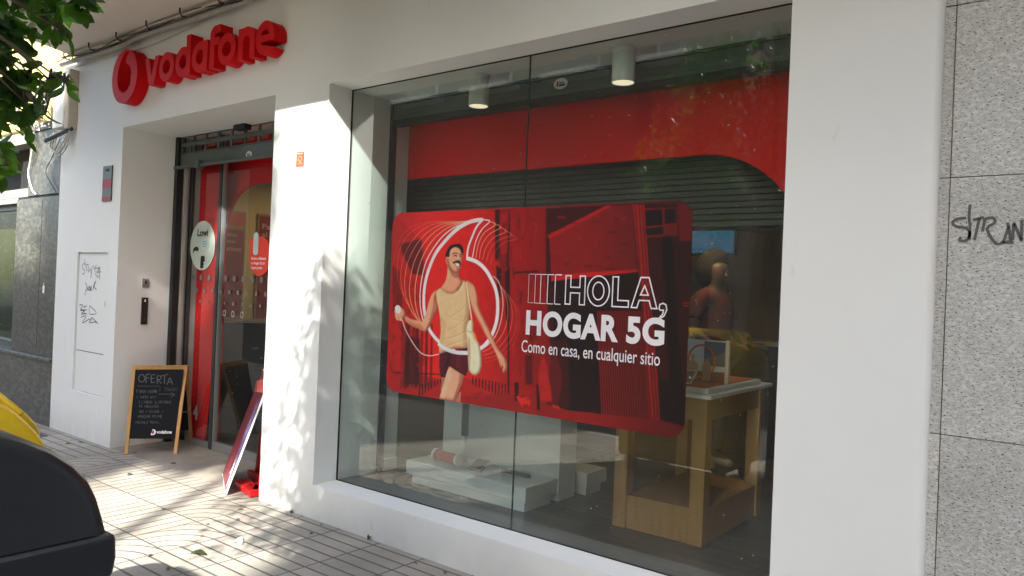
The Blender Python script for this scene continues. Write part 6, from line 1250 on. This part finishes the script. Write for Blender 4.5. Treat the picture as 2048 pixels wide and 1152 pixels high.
# fallen leaves
fl = None; FLM = leaf_mat('fallen_leaf', (.05, .075, .02), (.10, .12, .04)); BRL = mat('brown_dry_leaf', (.12, .09, .05), .8)
spots = [(735, 1080, .085, 20, 1), (790, 1092, .06, 80, 1), (812, 1096, .06, 10, 0), (583, 1026, .055, 60, 1), (603, 1030, .055, 0, 1), (255, 950, .055, 30, 1), (352, 927, .05, 120, 1), (268, 906, .045, 40, 1), (380, 1106, .10, 300, 1), (470, 1040, .04, 10, 0), (488, 1018, .045, 160, 0), (327, 1020, .045, 70, 0), (620, 1068, .04, 30, 0), (335, 1140, .05, 50, 0), (305, 1108, .04, 200, 0), (411, 1049, .03, 0, 0), (100, 900, .05, 60, 1), (130, 888, .05, 10, 0), (165, 885, .05, 100, 1), (835, 1128, .035, 90, 0), (890, 1148, .05, 40, 0), (400, 1073, .03, 20, 0), (458, 985, .03, 80, 0), (640, 1050, .03, 5, 0)]
lab_l = ['curled green leaf by the foot of the wall below the window', 'small green leaf by the wall right of the curled one', 'narrow brown leaf at the foot of the wall', 'dark leaf at the foot of the white pillar', 'green leaf beside the pillar foot', 'green leaf on the paving right of the dark container', 'small leaf on the entrance floor', 'leaf between the chalkboard legs', 'long curved leaf on the sunlit tiles', 'tiny brown scrap on the sunlit tiles below the poster stand', 'small green leaf just in front of the poster stand', 'dark scrap of leaf in the middle of the sunlit tiles', 'brown scrap on the tiles in front of the pillar', 'green leaf at the bottom edge of the pavement', 'brown scrap between the dark container and the long curved leaf', 'tiny scrap right of the long curved leaf', 'green leaf behind the yellow container near the granite base', 'brown leaf at the foot of the dark granite base', 'green leaf near the left corner of the white wall', 'tiny brown scrap under the right part of the window wall', 'brown scrap at the bottom of the picture under the window', 'tiny scrap above the long curved leaf', 'tiny scrap under the foot of the poster stand', 'tiny scrap on the shaded tiles left of the green wall leaves']
for k, (px, py, s, rot, gr) in enumerate(spots):
    p = GZ(px, py, .006); a = math.radians(rot); P = LV*np.array([s, s, s]); P[:, 2] = .004+.9*abs(P[:, 0])*.6+.30*s*(P[:, 1]/s*(1-P[:, 1]/s))*(2.2 if k < 5 else 1)*.9
    mb = MB().add([(p.x+q[0]*math.cos(a)-q[1]*math.sin(a), p.y+q[0]*math.sin(a)+q[1]*math.cos(a), max(.003, q[2])) for q in P], LF)
    o = part('fallen_leaf', mb, FLM if gr else BRL, None, smooth=True, fix=False); o.modifiers.new('s', 'SOLIDIFY').thickness = .0006
    tag(o, lab_l[k], 'leaf', 'fallen leaves on the pavement')
cp = MB(); g = random.Random(5)
for k in range(7): q = GZ(478+g.uniform(-5, 5), 1082+g.uniform(-5, 6), .008); cp.lathe(tuple(q), [(.004, -.006), (.013, 0), (.010, .010), (.003, .014)], 7)
tag(part('paper_scrap', cp, PAPERW), 'crumpled white scrap of paper on the sunlit tiles', 'litter')
dr_ = part('drain_cover', MB().box(-8.3, -8.02, 2.92, 3.06, -.004, .004), mat('dark_cast_iron', (.05, .05, .05), .6), None, bevel=.002); tag(dr_, 'small dark metal cover in the paving by the corner of the white wall', 'drain cover')
